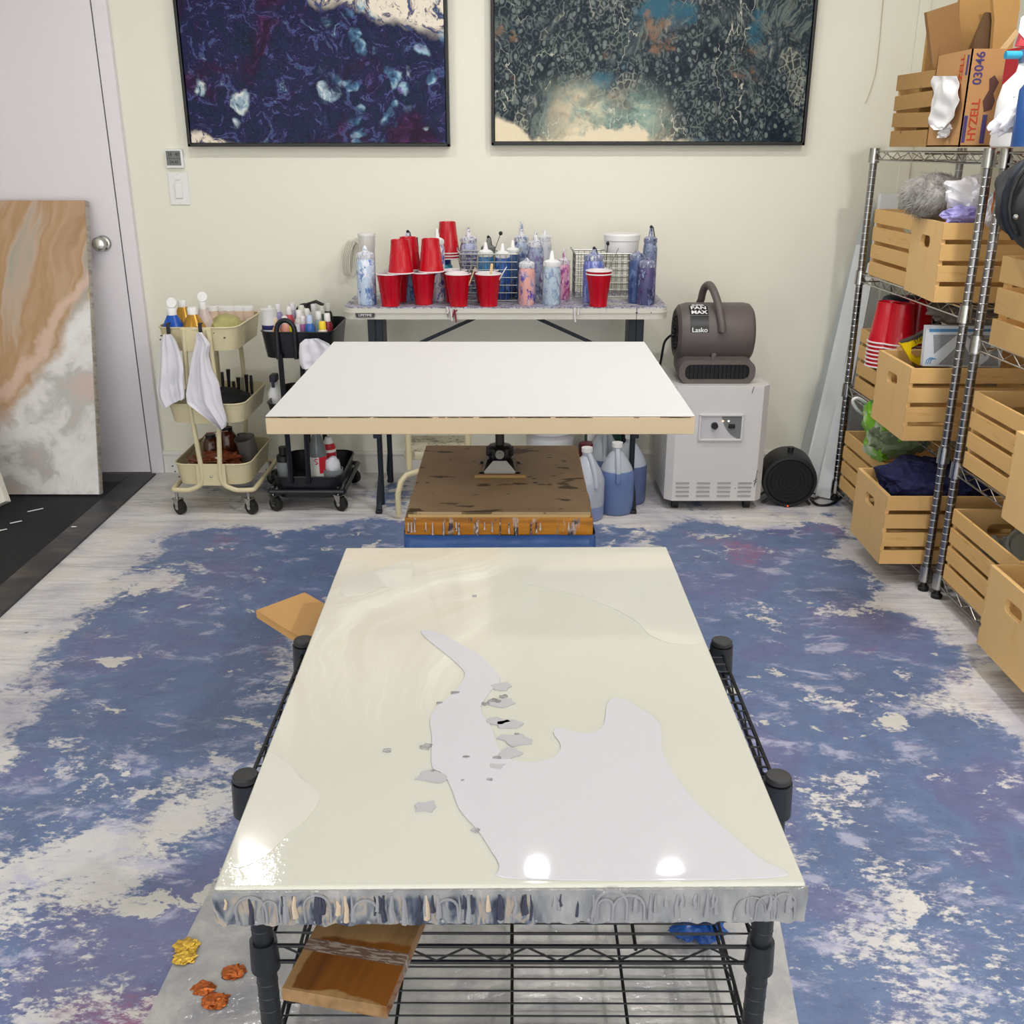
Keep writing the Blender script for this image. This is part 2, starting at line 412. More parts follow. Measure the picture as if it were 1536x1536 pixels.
col = s.ramp(n1, [(.28, '#3c5f88'), (.36, '#0b0c18'), (.42, '#1d2c50'), (.46, '#0e1126'), (.50, '#2b2c5c'), (.53, '#0b0b18'), (.57, '#3a3268'), (.60, '#4a5f90'), (.63, '#161430'), (.70, '#8fb0c8'), (.76, '#e8e0dc')])
col = s.mix(s.step(s.noise(w1, 4, 5, .6), .52, .64), col, s.ramp(n1, [(.3, '#14081c'), (.5, '#2e1436'), (.62, '#4d2856'), (.75, '#7f6aa5')]))
vd = s.vor(s.warp(s.co(), 9, .12, 3), 13); 
rightm = s.math('MULTIPLY', s.step(X, -.02, .2), s.step(s.noise(s.co(None, None, (3, 3, 3)), 4.5, 2), .40, .52))
col = s.mix(s.math('MULTIPLY', rightm, s.step(vd, .44, .26)), col, s.ramp(s.noise(w2_, 18, 4), [(.35, '#1a2440'), (.5, '#4c7396'), (.6, '#9fc0cf'), (.72, '#7b6ba6')]))
edge = s.step(s.math('SUBTRACT', vd, .33), -.03, .03)
wz = s.xyz(w2_)
crm = s.math('MAXIMUM', s.step(s.math('ADD', wz[2], s.math('MULTIPLY', s.math('SUBTRACT', wz[0], .1), .28)), .50, .56),
             s.step(s.math('ADD', s.math('MULTIPLY', wz[0], 1.0), s.math('MULTIPLY', wz[2], 2.2)), -.36, -.42))
crm = s.math('MULTIPLY', crm, s.step(n1, .58, .48))
col = s.mix(crm, col, '#e6dccb')
bl = s.step(s.vor(s.warp(s.co(), 9, .13, 4), 5.2), .26, .20)
col = s.mix(s.math('MULTIPLY', bl, s.step(s.noise(s.co(None, None, (9, 1, 4)), 3), .55, .6)), col, s.ramp(s.noise(w2_, 10, 4, .6, 2), [(.38, '#2a3553'), (.5, '#90a8b8'), (.6, '#d6dcd8')]))
for s_ in (s,): s_.bump(n1, .1, .002)
M_p1 = s.fin(col, .2, 0, .12)
framed('framed_painting', 'black-framed poured painting in navy, violet and blue with cream corners', -1.305, -.25, 1.385, 2.15, M_p1)
s = NT('teal_grey_pour'); X, Y, Z = s.xyz()
dg = s.co((1, 1, 1), (0, .55, 0)); w1 = s.warp(s.co(), 3, .25, 5); w2_ = s.warp(w1, 14, .04, 3)
st = s.noise(s.warp(s.co((1.5, 1, 1.0), (0, -.8, 0)), 2, .5, 4), 3.2, 8, .65, .8)
cell = s.vor(s.warp(s.co((1, 1, .8), (0, .3, 0)), 12, .03, 2), 42); ce = s.vor(s.warp(s.co((1, 1, .8), (0, .3, 0)), 12, .03, 2), 42, 'DISTANCE_TO_EDGE')
base = s.ramp(st, [(.30, '#0f141b'), (.39, '#1c262f'), (.44, '#39464d'), (.48, '#6a736e'), (.52, '#202b35'), (.57, '#565f63'), (.62, '#989a8b'), (.68, '#28353f'), (.76, '#b7b49e')])
base = s.mix(s.math('MULTIPLY', s.step(ce, .02, .12), s.math('MULTIPLY', s.step(s.noise(w1, 3.5, 3), .36, .5), .85)), base, '#1b2630')
base = s.mix(s.math('MULTIPLY', s.step(cell, .42, .2), s.math('MULTIPLY', s.step(s.noise(w1, 3.5, 3), .42, .55), .6)), base, '#8b9591')
base = s.mix(s.step(s.noise(s.co(None, None, (5, 5, 5)), 3.2, 5, .6), .6, .68), base, '#2d5c70')
base = s.mix(s.math('MULTIPLY', s.step(s.noise(s.co(None, None, (8, 5, 2)), 4.5, 5, .6), .62, .68), .7), base, '#8c6a52')
wz = s.xyz(w2_)
# pale band low in the middle-left, cream lower edge
band = s.math('MULTIPLY', s.step(wz[2], .27, .10), s.math('MULTIPLY', s.step(wz[0], .16, -.06), s.step(wz[0], -.52, -.28)))
pal = s.ramp(s.noise(s.warp(w1, 9, .12, 4), 7, 8, .65), [(.34, '#56655f'), (.44, '#8ea69b'), (.54, '#b9bda8'), (.64, '#dccdaf')])
base = s.mix(s.math('MULTIPLY', band, s.step(st, .66, .48)), base, pal)
low = s.math('ADD', s.math('ADD', wz[2], s.math('MULTIPLY', s.math('MAXIMUM', wz[0], -.2), .10)), s.math('MULTIPLY', s.math('SUBTRACT', s.noise(s.co(), 14, 6, .7), .5), .13))
low = s.step(low, .040, .012)
low = s.math('MAXIMUM', s.math('MULTIPLY', low, s.step(X, .25, .05)), s.step(s.math('ADD', s.math('MULTIPLY', wz[0], .5), wz[2]), -.19, -.22))
base = s.mix(low, base, '#e2d5b8')
col_ = s.mix(s.math('MULTIPLY', s.step(s.math('ABSOLUTE', s.math('SUBTRACT', s.noise(s.warp(s.co((1.6, 1, .8), (0, .6, 0), (1, 2, 3)), 9, .14, 6), 5.5, 3), .5)), .007, .001), s.math('MULTIPLY', s.step(s.noise(s.co(None, None, (6, 6, 6)), 5, 3), .5, .58), .75)), base, '#cfcfbb')
s.bump(st, .1, .002)
M_p2 = s.fin(col_, .2, 0, .12)
framed('framed_painting', 'black-framed poured painting in teal, slate grey and cream beside the navy one', -.083, 1.178, 1.39, 2.15, M_p2)
# ------------------------------------------------------------------ wet canvas in front
ZC = .669
cA, cB, cC_, cD = at(320, 1328, ZC), at(1212, 1328, ZC), at(1000, 823, ZC), at(521, 818, ZC)
cen = (cA+cB+cC_+cD)/4; CW, CL, CT = .609, .928, .041
rz = math.atan2((cC_+cD).x-(cA+cB).x, (cA+cB).y*0+((cC_+cD)-(cA+cB)).y)*-1
s = NT('wet_cream_resin'); co = s.co(); X, Y, Z = s.xyz()
sw = s.warp(s.co((1, 1, 1)), 2.2, .3, 3)
r_ = s.math('SQRT', s.math('ADD', s.math('POWER', s.math('SUBTRACT', s.xyz(sw)[0], .16), 2), s.math('POWER', s.math('SUBTRACT', s.xyz(sw)[1], -.02), 2)))
cmbn = s.node('ShaderNodeCombineXYZ'); s.put(cmbn.inputs[0], s.math('MULTIPLY', r_, 9)); s.put(cmbn.inputs[1], s.math('MULTIPLY', X, .6)); s.put(cmbn.inputs[2], s.math('MULTIPLY', Y, .6))
str_ = s.noise(cmbn.outputs[0], 2.2, 6, .6)
ul = s.math('MULTIPLY', s.step(X, .04, -.06), s.step(s.math('ADD', Y, s.math('MULTIPLY', X, -.5)), -.16, .12))
col = s.mix(s.noise(s.co(), 3.5, 4), '#d6d5cb', '#cfcec2')
tan_ = s.ramp(str_, [(.35, '#d9cfbd'), (.47, '#dfd8cc'), (.53, '#e4dfd0'), (.6, '#f0ede2'), (.7, '#d8cdbb')])
col = s.mix(s.math('MULTIPLY', ul, .62), col, tan_)
top_ = s.math('MULTIPLY', s.step(X, .0, -.02), s.step(Y, .36, .42))
col = s.mix(s.math('MULTIPLY', top_, .6), col, '#d9cfbc')
s.bump(s.math('ADD', s.math('MULTIPLY', str_, s.math('ADD', s.math('MULTIPLY', ul, .8), .06)), s.math('ADD', s.math('MULTIPLY', s.noise(s.warp(s.co(), 4, .1, 3), 11, 3, .5), .2), s.math('MULTIPLY', s.noise(s.co(), 55, 4, .6), s.math('MULTIPLY', s.step(X, -.20, -.25), .35)))), .10, .012)
M_cream = s.fin(s.mix(1.0, col, '#ececec', 'MULTIPLY'), .035, 0, .5)
wc_t = thing('poured_canvas', 'large wet canvas flooded with cream and white resin lying on the black wire cart', 'canvas', (cen.x, cen.y, ZC-CT), rz)
MB().box((0, 0, CT/2), (CW, CL, CT), .004, seg=3).build('canvas', M_cream, wc_t)
# poured sides: streaky runs
s = NT('poured_side_runs'); X, Y, Z = s.xyz()
w1 = s.warp(s.co((1, 1, .35)), 16, .02, 4)
n = s.noise(s.co((1, 1, .12)), 34, 4, .6, .6); xs = s.xyz(w1)
c_ = s.ramp(s.noise(w1, 42, 3, .55, 1.2), [(.30, '#14161f'), (.40, '#3a4150'), (.46, '#5c6067'), (.52, '#7d7f80'), (.58, '#9a8c7a'), (.66, '#5d6472'), (.76, '#241a2c')])
gry = s.ramp(s.noise(w1, 30, 3), [(.35, '#717375'), (.5, '#858686'), (.65, '#939290')])
lm = s.step(s.xyz(s.warp(s.co(), 8, .2, 3))[0], .0, .10)
topm = s.step(s.xyz(s.warp(s.co(), 50, .012, 3))[2], .026, .034)
c_ = s.mix(s.math('MAXIMUM', lm, s.math('MULTIPLY', topm, .9)), c_, gry)
s.bump(s.noise(w1, 42, 3, .55, 1.2), .5, .006)
M_runs = s.fin(c_, .22, 0, .5, coat=.3)
M_runs_grey = simple('resin_run_grey', '#828386', .18, var=.15, scale=30, coat=.5)
M_runs_dark = simple('resin_run_dark', '#2a2d3c', .18, var=.5, scale=30, coat=.5)
M_runs_tan = simple('resin_run_tan', '#b3a28c', .25, var=.1, scale=30)
def side(u, v):
    x = -CW/2-.001+u*(CW+.002)
    k = .0022*mnoise.noise(Vector((x*60, v*2, 1)))+.0018*mnoise.noise(Vector((x*140, v*3, 7)))
    zz = CT-.003-v*(CT+.001+.0035*mnoise.noise(Vector((x*75, 0, 4))))
    return Vector((x, -CL/2-.003-abs(k)*1.2, zz))
MB().grid(side, 260, 8, (0, .0035, 0)).build('poured_front_side', M_runs, wc_t, smooth=70)
rr = random.Random(3)
bg, bd, bt = MB(), MB(), MB()
def arch(b, x, w_, h0, z0, r):
    pts = [(x-w_/2+rr.uniform(-.001, .001), -CL/2-.004, z0)]
    for k in range(9):
        a = PI-PI*k/8; pts.append((x+math.cos(a)*w_/2, -CL/2-.0045, h0+math.sin(a)*w_*.55))
    pts.append((x+w_/2, -CL/2-.004, z0)); b.tube(pts, r, 6)
for k in range(11):
    x = -CW/2+.02+rr.random()*(CW-.04); wv = rr.uniform(.014, .034)
    arch(bg, x, wv, rr.uniform(.010, .022), .0, rr.uniform(.0008, .0022))
runs_ = []
for k in range(60):
    x = -CW/2+.01+(CW-.02)*rr.random(); l_ = rr.uniform(.014, .036); r = rr.uniform(.0012, .0034)
    bb_ = bg if (x > .08 or rr.random() < .4) else bd
    if rr.random() < .12 and x < .05: bb_ = bt
    if bb_ is not bg: rb_ = MB(); runs_.append((rb_, bb_ is bd)); bb_ = rb_
    bb_.tube([(x, -CL/2-.003, CT-.008), (x+rr.uniform(-.002, .002), -CL/2-.004, CT-.008-l_*.5), (x, -CL/2-.004, CT-.008-l_)], r, 6, rad=[r*.5, r, r*1.3])
for k in range(40):
    x = -CW/2+.01+(CW-.02)*k/39+rr.uniform(-.004, .004)
    bg.ball((x, -CL/2-.002, -.001), rr.uniform(.0015, .004), 2, (1, .8, 1))
bg.build('resin_runs', M_runs_grey, wc_t); [q_.build('resin_run', M_runs_dark if dk else M_runs_tan, wc_t) for q_, dk in runs_]
# the pools of fresh resin, low raised sheets
inv = (Matrix.Translation(wc_t.location) @ Matrix.Rotation(rz, 4, 'Z')).inverted()
def loc2(px, py):
    q = inv @ at(px, py, ZC+.001); return (max(-CW/2+.003, min(CW/2-.003, q.x)), max(-CL/2+.003, min(CL/2-.003, q.y)))
def pool(name, pts, m, h=.0007, n=5, bev=.0005):
    P = smooth_poly([loc2(*p) for p in pts], n); P = [(max(-CW/2+.002, min(CW/2-.002, p.x)), max(-CL/2+.002, min(CL/2-.002, p.y))) for p in P]
    MB().prism(P, CT-.0005, CT+h, bev=bev).build(name, m, wc_t, smooth=60)
s = NT('white_resin'); s.bump(s.noise(s.warp(s.co(), 3, .2, 2), 5, 2, .4), .06, .012)
M_wr = s.fin(s.mix(s.noise(s.co(), 2, 3), '#bfbec5', '#c4c2c7'), .035, 0, .5)
s = NT('ivory_resin'); s.bump(s.noise(s.warp(s.co(), 4, .2, 2), 8, 2, .4), .08, .012)
M_iv = s.fin(s.mix(s.noise(s.co(), 2, 3), '#c8c7bd', '#cccac1'), .08, 0, .5, coat=.5)
pool('resin_pool', [(632, 946), (655, 948), (690, 966), (722, 985), (745, 1010), (750, 1022), (735, 1038), (720, 1065), (734, 1085), (745, 1115), (756, 1135), (780, 1142), (815, 1142), (838, 1130), (840, 1115), (830, 1100), (836, 1091), (862, 1098), (890, 1100), (906, 1085), (912, 1052), (930, 1047), (955, 1060), (985, 1080), (992, 1100), (993, 1125), (1010, 1160), (1045, 1205), (1100, 1255), (1140, 1290), (1160, 1316), (780, 1318), (750, 1295), (720, 1250), (690, 1215), (678, 1185), (665, 1160), (648, 1150), (648, 1105), (645, 1080), (657, 1058), (680, 1040), (697, 1015), (690, 1000), (665, 978), (640, 958)], M_wr, .0015, bev=.0012)
pool('resin_pool', [(790, 873), (812, 850), (860, 838), (930, 830), (1012, 829), (1030, 880), (1058, 950), (1050, 964), (1010, 965), (975, 952), (955, 932), (920, 912), (880, 897), (835, 885), (805, 878)], M_iv)
pool('resin_pool', [(396, 1130), (438, 1150), (450, 1166), (475, 1185), (478, 1202), (458, 1230), (430, 1252), (395, 1285), (350, 1300), (345, 1255), (370, 1190)], M_iv)
pool('resin_pool', [(528, 865), (555, 858), (580, 850), (612, 838), (622, 856), (605, 880), (572, 880), (545, 890), (512, 892), (515, 870)], M_iv, .0006)
M_foil = NT('silver_leaf'); M_foil.bump(M_foil.noise(M_foil.co(), 220, 5, .7), 1, .004); M_foil = M_foil.fin(M_foil.mix(M_foil.noise(M_foil.co(), 90, 3), '#8f9196', '#e8eaf0'), .2, .9)
M_film = simple('pale_resin_film', '#aeaeb2', .12, var=.03, scale=20, coat=.4)
rr = random.Random(11)
def flake(px, py, r, m, sx=1.6):
    c = loc2(px, py); P = []
    for k in range(11):
        a = 2*PI*k/11; q = r*rr.uniform(.5, 1.1); P.append((c[0]+math.cos(a)*q*sx, c[1]+math.sin(a)*q))
    MB().prism(P, CT, CT+(.0023 if m is M_foil else .0019)).build('silver_flake' if m is M_foil else 'resin_film', m, wc_t, smooth=0)
for px, py, r in ((752, 1030, .012), (758, 1055, .013), (765, 1085, .014), (748, 1083, .011), (772, 1110, .015), (765, 1130, .014), (640, 1210, .012), (650, 1165, .014), (745, 1150, .008)): flake(px, py, r, M_film)
for px, py, r in ((742, 1052, .0065), (757, 1045, .0045), (728, 1056, .004), (682, 1040, .005), (660, 1055, .003), (639, 1120, .006), (581, 1126, .0035), (745, 1137, .004), (699, 1136, .003), (714, 1246, .004), (734, 1170, .003), (650, 1157, .0025), (712, 894, .003), (776, 1102, .003), (694, 1171, .0015)): flake(px, py, r, M_foil)

# ------------------------------------------------------------------ wire shelving
M_bwire = simple('black_epoxy_wire', '#181b1f', .35, .3, var=.1)
M_bpost = simple('black_epoxy_post', '#20242a', .35, .2, var=.15)
M_bcap = simple('black_cap', '#2a2a2c', .5)
M_chr = simple('chromed_steel', '#b4b4b2', .2, 1, var=.12, scale=30)
M_chrp = NT('chromed_post'); gz = M_chrp.math('FRACT', M_chrp.math('MULTIPLY', M_chrp.xyz()[2], 40)); M_chrp = M_chrp.fin(M_chrp.mix(M_chrp.step(gz, .12, .06), '#8f8f90', '#dcdcdc'), .24, 1)
M_foot = simple('black_foot', '#141414', .5)
def wire_unit(name, label, origin, rz, L, D, Ht, levels, mp, mw, group=None, wires=.026, pr=.0135, zero=0, foot=True, cap=None, rods=2):
    """L along local x, D along local y; origin = centre on the floor"""
    t = thing(name, label, 'wire shelving', origin, rz, group)
    for sx in (-1, 1):
        for sy in (-1, 1):
            x, y = sx*L/2, sy*D/2
            b = MB().cyl((x, y, .03), (x, y, Ht-.004), pr, seg=20)
            for k in range(int((Ht-.06)/.025)): b.lathe([(pr, -.0012), (pr+.0008, 0), (pr, .0012)], (x, y, .05+k*.025), 16)
            po = b.build('post', mp, t)
            MB().lathe([(0, .001), (pr+.001, .0), (pr+.0025, -.002), (pr+.0025, -.008), (pr, -.01)], (x, y, Ht), 20).build('cap', cap or M_bcap, po)
            if foot: MB().lathe([(0, 0), (.017, 0), (.018, .012), (.012, .016), (.008, .03), (0, .031)], (x, y, 0), 16).build('foot', M_foot, po)
    for z in levels:
        b = MB(); rr_ = .0032; g = pr+.002
        for zz in (z, z-.03):
            for sy in (-1, 1): b.cyl((-L/2+g, sy*D/2, zz), (L/2-g, sy*D/2, zz), rr_, seg=8)
            for sx in (-1, 1): b.cyl((sx*L/2, -D/2+g, zz), (sx*L/2, D/2-g, zz), rr_, seg=8)
        for sy in (-1, 1):
            n = int((L-.06)/.045); pts = [(-L/2+.03+(L-.06)*k/n, sy*D/2, z-.002-(k % 2)*.026) for k in range(n+1)]; b.tube(pts, .0018, 6)
        for sx in (-1, 1):
            n = int((D-.06)/.045); pts = [(sx*L/2, -D/2+.03+(D-.06)*k/n, z-.002-(k % 2)*.026) for k in range(n+1)]; b.tube(pts, .0018, 6)
        n = round(D/wires)
        for k in range(1, n): b.cyl((-L/2, -D/2+D*k/n, z+.001), (L/2, -D/2+D*k/n, z+.001), .0016, seg=6)
        for k in range(1, rods+2):
            x = -L/2+L*k/(rods+2) if rods > 1 else 0
            b.cyl((x, -D/2, z-.006), (x, D/2, z-.006), .003, seg=6); 
        sh = b.build('wire_shelf', mw, t)
        for sx in (-1, 1):
            for sy in (-1, 1):
                MB().lathe([(pr, -.040), (pr+.0065, -.040), (pr+.0045, .012), (pr, .012)], (sx*L/2, sy*D/2, z), 20).build('collar', mp if mp is not M_chrp else M_chr, sh)
    return t
# the cart posts found from their caps
q = .815; zcap = H-q
nl, nr, fr = at(366, 1166, zcap), at(1166, 1158, zcap), at(1069, 957, zcap)
Lc = (nr-nl).length; Dc = (fr-nr).length; ang = math.atan2(nr.y-nl.y, nr.x-nl.x)*.5-.012
cc = (nl+nr)/2+Vector((-math.sin(ang), math.cos(ang), 0))*Dc/2
cart = wire_unit('wire_cart', 'black epoxy wire shelf cart carrying the wet cream canvas', (cc.x, cc.y, 0), ang, Lc, Dc, zcap, [zcap-.022, H-1.115, .075], M_bpost, M_bwire, pr=.0155, rods=2)
cart['category'] = 'wire cart'
print('cart', Lc, Dc, cc)
zs = zcap-.022+.003
M_pine = wood('raw_pine_board', '#b58a52', '#8d6434', 'y', 1)
s = NT('soaked_plank'); v = s.warp(s.co((14, 1.2, 14)), .7, 1.2); n = s.noise(v, 1.6, 6, .6)
pl = s.ramp(n, [(.3, '#7a5c38'), (.5, '#8f7048'), (.7, '#6d502e')])
X, Y, Z = s.xyz(s.warp(s.co(), 9, .06, 4))
wet = s.math('MULTIPLY', s.step(Y, -.232, -.228), s.step(Y, -.15, -.157)); wet = s.math('MULTIPLY', wet, s.step(X, -.056, -.050)); 
pl = s.mix(wet, pl, s.ramp(n, [(.3, '#4c2a0c'), (.6, '#6f4213')]))
tp = s.math('MULTIPLY', s.step(s.xyz()[1], -.181, -.180), s.step(s.xyz()[1], -.162, -.163))
pl = s.mix(tp, pl, s.mix(s.step(s.noise(s.co((1, 6, 1)), 60, 4), .45, .5), '#8a7f76', '#5e4a3e'))
M_plank = s.fin(pl, s.math('SUBTRACT', .5, s.math('MULTIPLY', wet, .42)), 0, .5)
a_, b_, c2, d2 = at(422, 1482, zs+.016), at(580, 1510, zs+.016), at(635, 1377, zs+.016), at(467, 1390, zs+.016)
vdir = (c2-b_).normalized(); ex = .34
A = [a_, b_, b_+vdir*.47, a_+vdir*.47]
bw = (b_-a_).length
mid = (a_+b_)/2+vdir*.235
r2 = math.atan2(-vdir.x, vdir.y)
tt = Matrix.Translation((mid.x, mid.y, 0)) @ Matrix.Rotation(r2, 4, 'Z')
Al = [(tt.inverted() @ p) for p in A]
o = MB().prism([(p.x, p.y) for p in Al], 0, .016, bev=.0012).build('wood_plank', M_plank, None, (mid.x, mid.y, zs), rot=(0, 0, r2))
tag(o, 'soaked wooden plank with a tape strip poking out under the wet canvas front', 'plank')
a_, b_ = at(384, 915, zs+.016), at(457, 888, zs+.016); e_ = at(460, 963, zs+.016)
vdir = (e_-a_).normalized(); mid = (a_+b_)/2+vdir*.21; r2 = math.atan2(-vdir.x, vdir.y)
tt = (Matrix.Translation((mid.x, mid.y, 0)) @ Matrix.Rotation(r2, 4, 'Z')).inverted()
Al = [tt @ p for p in (a_, b_, b_+vdir*.44, a_+vdir*.44)]
o = MB().prism([(p.x, p.y) for p in Al][::-1], 0, .016, bev=.0012).build('wood_plank', M_pine, None, (mid.x, mid.y, zs), rot=(0, 0, r2))
tag(o, 'dry pine plank poking out at the far left corner of the wet canvas', 'plank')
M_pw = simple('painted_wood_block', '#8d8a86', .5, var=.2)
hb = ZC-CT-zs
bk = None
for (x, y, l) in ((-.24, -.16, 'near left'), (.24, -.16, 'near right'), (-.2, .13, 'far left'), (.24, .15, 'far right')):
    P = Vector((cc.x+x, cc.y+y, zs)); 
    o = MB().box((0, 0, hb/2), (.05, .05, hb), .004).box((0, 0, hb-.006), (.056, .056, .012), .002).build('spacer_block', M_pw, None, P)
    tag(o, 'grey paint-stained spacer block under the wet canvas, '+l+' of four', 'block', 'spacer blocks under the wet canvas')
# clear mat, foil scraps and glove on the floor
s = NT('resin_covered_mat'); n = s.noise(s.warp(s.co(), 3, .3, 4), 3.5, 8, .65); 
cl = s.ramp(n, [(.32, '#8f8f96'), (.45, '#a8a8a9'), (.55, '#c2c0be'), (.68, '#9d97a5')]); cl = s.mix(s.step(s.noise(s.co(None, None, (3, 1, 0)), 5, 6, .7), .62, .7), cl, '#7e8aa8')
s.bump(s.math('ADD', n, s.math('MULTIPLY', s.noise(s.co(), 40, 4), .4)), .5, .008)
o = MB().prism([(-.635, .9), (.50, .9), (.47, 1.2), (.52, 1.62), (.1, 1.66), (-.30, 1.64), (-.595, 1.62), (-.61, 1.4)], .0005, .003).build('floor_mat', s.fin(cl, .12, 0, .5, coat=.3))
tag(o, 'grey resin-coated clear plastic mat on the floor under the wire cart', 'floor mat')
def crumple(name, m, c, r, label, cat, group=None, seed=0, hz=.35, sub=3, disp=.5):
    o = blob(name, m, c, (r, r*.8, r*hz), disp, 3, seed, sub, flat=-.1, smooth=20, fine=.25); tag(o, label, cat, group); return o
M_gold = simple('gold_foil', '#d8b24a', .3, .7, var=.3, scale=120, bump=.8); M_cop = simple('copper_foil', '#b5622f', .32, .7, var=.4, scale=120, bump=.8)
for i, (px, py, r, m, l) in enumerate(((280, 1420, .022, M_gold, 'upper gold foil scrap on the grey floor mat'), (277, 1438, .019, M_gold, 'lower gold foil scrap just below another on the floor mat'), (350, 1460, .020, M_cop, 'copper foil scrap nearest the cart post on the floor mat'), (306, 1484, .019, M_cop, 'copper foil scrap between two other foil scraps on the floor mat'), (322, 1503, .022, M_cop, 'lowest copper foil scrap on the floor mat'))):
    p = at(px, py, .003); crumple('foil_scrap', m, (p.x, p.y, .005), r, l, 'foil scrap', 'metal leaf scraps on the floor mat', i*3+1, .3)
p = at(1046, 1388, .02)
M_nit = simple('blue_nitrile', '#1f4f9a', .35, var=.2, scale=60)
o = blob('nitrile_glove', M_nit, (p.x, p.y, .03), (.05, .04, .035), .5, 2.4, 5, 4, flat=-.7, smooth=40, fine=.2); tag(o, 'crumpled blue disposable glove on the floor behind the wire cart', 'glove')

# ------------------------------------------------------------------ blank white canvas on its stand, brown box table
ZB = .845; BT = .041
a_, b_, c2, d2 = at(396, 623, ZB), at(1041, 625, ZB), at(970, 514, ZB), at(503, 511, ZB)
cn = (a_+b_+c2+d2)/4; wb = ((b_-a_).length+(c2-d2).length)/2; lb = ((d2-a_).length+(c2-b_).length)/2
bl_t = thing('blank_canvas', 'large blank white gessoed canvas with raw cream sides on a stand', 'canvas', (cn.x, cn.y, ZB-BT), 0)
M_gesso = simple('white_gesso', '#d0d0d0', .45, var=.01, bump=.05)
M_raw = simple('raw_canvas_side', '#c6b294', .8, var=.03, bump=.1)
MB().box((0, 0, .0195), (wb, lb, .039), .003).build('canvas_sides', M_raw, bl_t)
MB().box((0, 0, .0402), (wb-.002, lb-.002, .002), .001).build('gesso_top', M_gesso, bl_t, smooth=0)
rr = random.Random(5); b = MB()
for k in range(70):
    x = -wb/2+.01+rr.random()*(wb-.02)*(.75 if k > 20 else 1); l = rr.uniform(.005, .035); b.box((x, -lb/2-.0006, .0378+rr.uniform(-.0003, .0003)), (l, .001, .0014))
b.build('edge_line', simple('dark_edge_line', '#5a463a', .6), bl_t, smooth=0)
u_ = .815; ZT = H-u_
a_, b_, c2, d2 = at(612, 768, ZT), at(886, 768, ZT), at(865, 668, ZT), at(638, 668, ZT)
x0 = (a_.x+d2.x)/2; x1 = (b_.x+c2.x)/2; y0 = a_.y; y1 = d2.y
bt_ = thing('box_table', 'brown board-topped box table dribbled with paint under the blank canvas', 'table', ((x0+x1)/2, (y0+y1)/2, 0))
tw, tl = x1-x0, y1-y0
s = NT('stained_hardboard'); v = s.co(); n = s.noise(v, 3, 6, .6)
cl = s.ramp(n, [(.35, '#9a8062'), (.5, '#aa9070'), (.62, '#b49a79')])
cl = s.mix(s.step(s.noise(s.co((1, 2.2, 1), None, (2, 2, 0)), 9, 5), .60, .64), cl, '#59472f')
sp = s.math('MULTIPLY', s.step(s.vor(s.co((1, 2, 1)), 24), .20, .14), s.step(s.noise(s.co(), 5), .5, .55))
cl = s.mix(sp, cl, '#2c2530')
M_hb = s.fin(cl, .55)
MB().box((0, 0, ZT-.006), (tw, tl, .012), .002).build('table_top', M_hb, bt_)
MB().box((0, -tl/2+.004, ZT-.011), (tw-.004, .012, .011), .002).build('edge_strip', simple('pale_edge_strip', '#b99a63', .6, var=.15, scale=30), bt_)
s = NT('orange_varnish'); n = s.noise(s.co((1, 1, 8)), 5, 5); cl = s.ramp(n, [(.35, '#a2660f'), (.5, '#b97a1c'), (.65, '#8f5a14')])
cl = s.mix(s.step(s.noise(s.co((3.2, 3.2, .4)), 22, 4), .60, .63), cl, s.ramp(s.noise(s.co(), 30), [(.4, '#3a3540'), (.5, '#b79a8a'), (.6, '#7b6b5a')]))
M_or = s.fin(cl, .35)
MB().box((0, 0, ZT-.036), (tw+.012, tl+.01, .046), .004).build('apron', M_or, bt_)
rr = random.Random(9); M_mixd = splat('mixed_drips', '#b9a79c', ['#3a2a3c', '#8d8f9c', '#c9bdb2'], 40)
for k in range(22):
    x = -tw/2+rr.random()*tw; l = rr.uniform(.01, .03); MB().tube([(x, -tl/2-.006, ZT-.024), (x, -tl/2-.008, ZT-.03-l*.6), (x, -tl/2-.008, ZT-.03-l)], .002, 6, rad=[.0015, .002, .003]).build('dried_drip', M_mixd, bt_)
b = MB()
for sx in (-1, 1):
    for sy in (-1, 1): b.box((sx*(tw/2-.03), sy*(tl/2-.03), (ZT-.06)/2), (.04, .04, ZT-.06))
b.build('leg_frame', simple('pine_leg', '#a98a5a', .6), bt_)
# the blue cloth wound round the box
M_blue = NT('blue_plastic_wrap'); M_blue.bump(M_blue.noise(M_blue.co((5, 5, .8)), 3, 4), .6, .01); M_blue = M_blue.fin(M_blue.mix(M_blue.noise(M_blue.co((6, 6, .6)), 4, 5), '#1d4179', '#2a569a'), .35)
per = rrect(tw+.02, tl+.016, .02, 4); n_ = len(per)
def drape(u, v):
    k = u*n_; i = int(k) % n_; f_ = k-int(k); p0, p1 = Vector(per[i]), Vector(per[(i+1) % n_]); p = p0.lerp(p1, f_)
    d = p.normalized(); am = .003+.018*v
    k2 = am*(math.sin(p.x*38+p.y*21)+.5*math.sin(p.x*90))
    p = p+d*(k2*.6+.004+.02*v); return Vector((p.x, p.y, ZT-.055-v*(ZT-.06)))
b = MB(); per2 = []
for a0, a1 in zip(per, per[1:]+per[:1]):
    L_ = (Vector(a1)-Vector(a0)).length; m_ = max(1, int(L_/.015))
    for k in range(m_): per2.append(Vector(a0).lerp(Vector(a1), k/m_))
per = per2; n_ = len(per)
b.grid(drape, n_, 14)
bmesh.ops.remove_doubles(b.b, verts=b.b.verts, dist=.0001)
o = b.build('blue_drape', M_blue, None, ((x0+x1)/2, (y0+y1)/2, 0), smooth=80)
sm = o.modifiers.new('thick', 'SOLIDIFY'); sm.thickness = .002
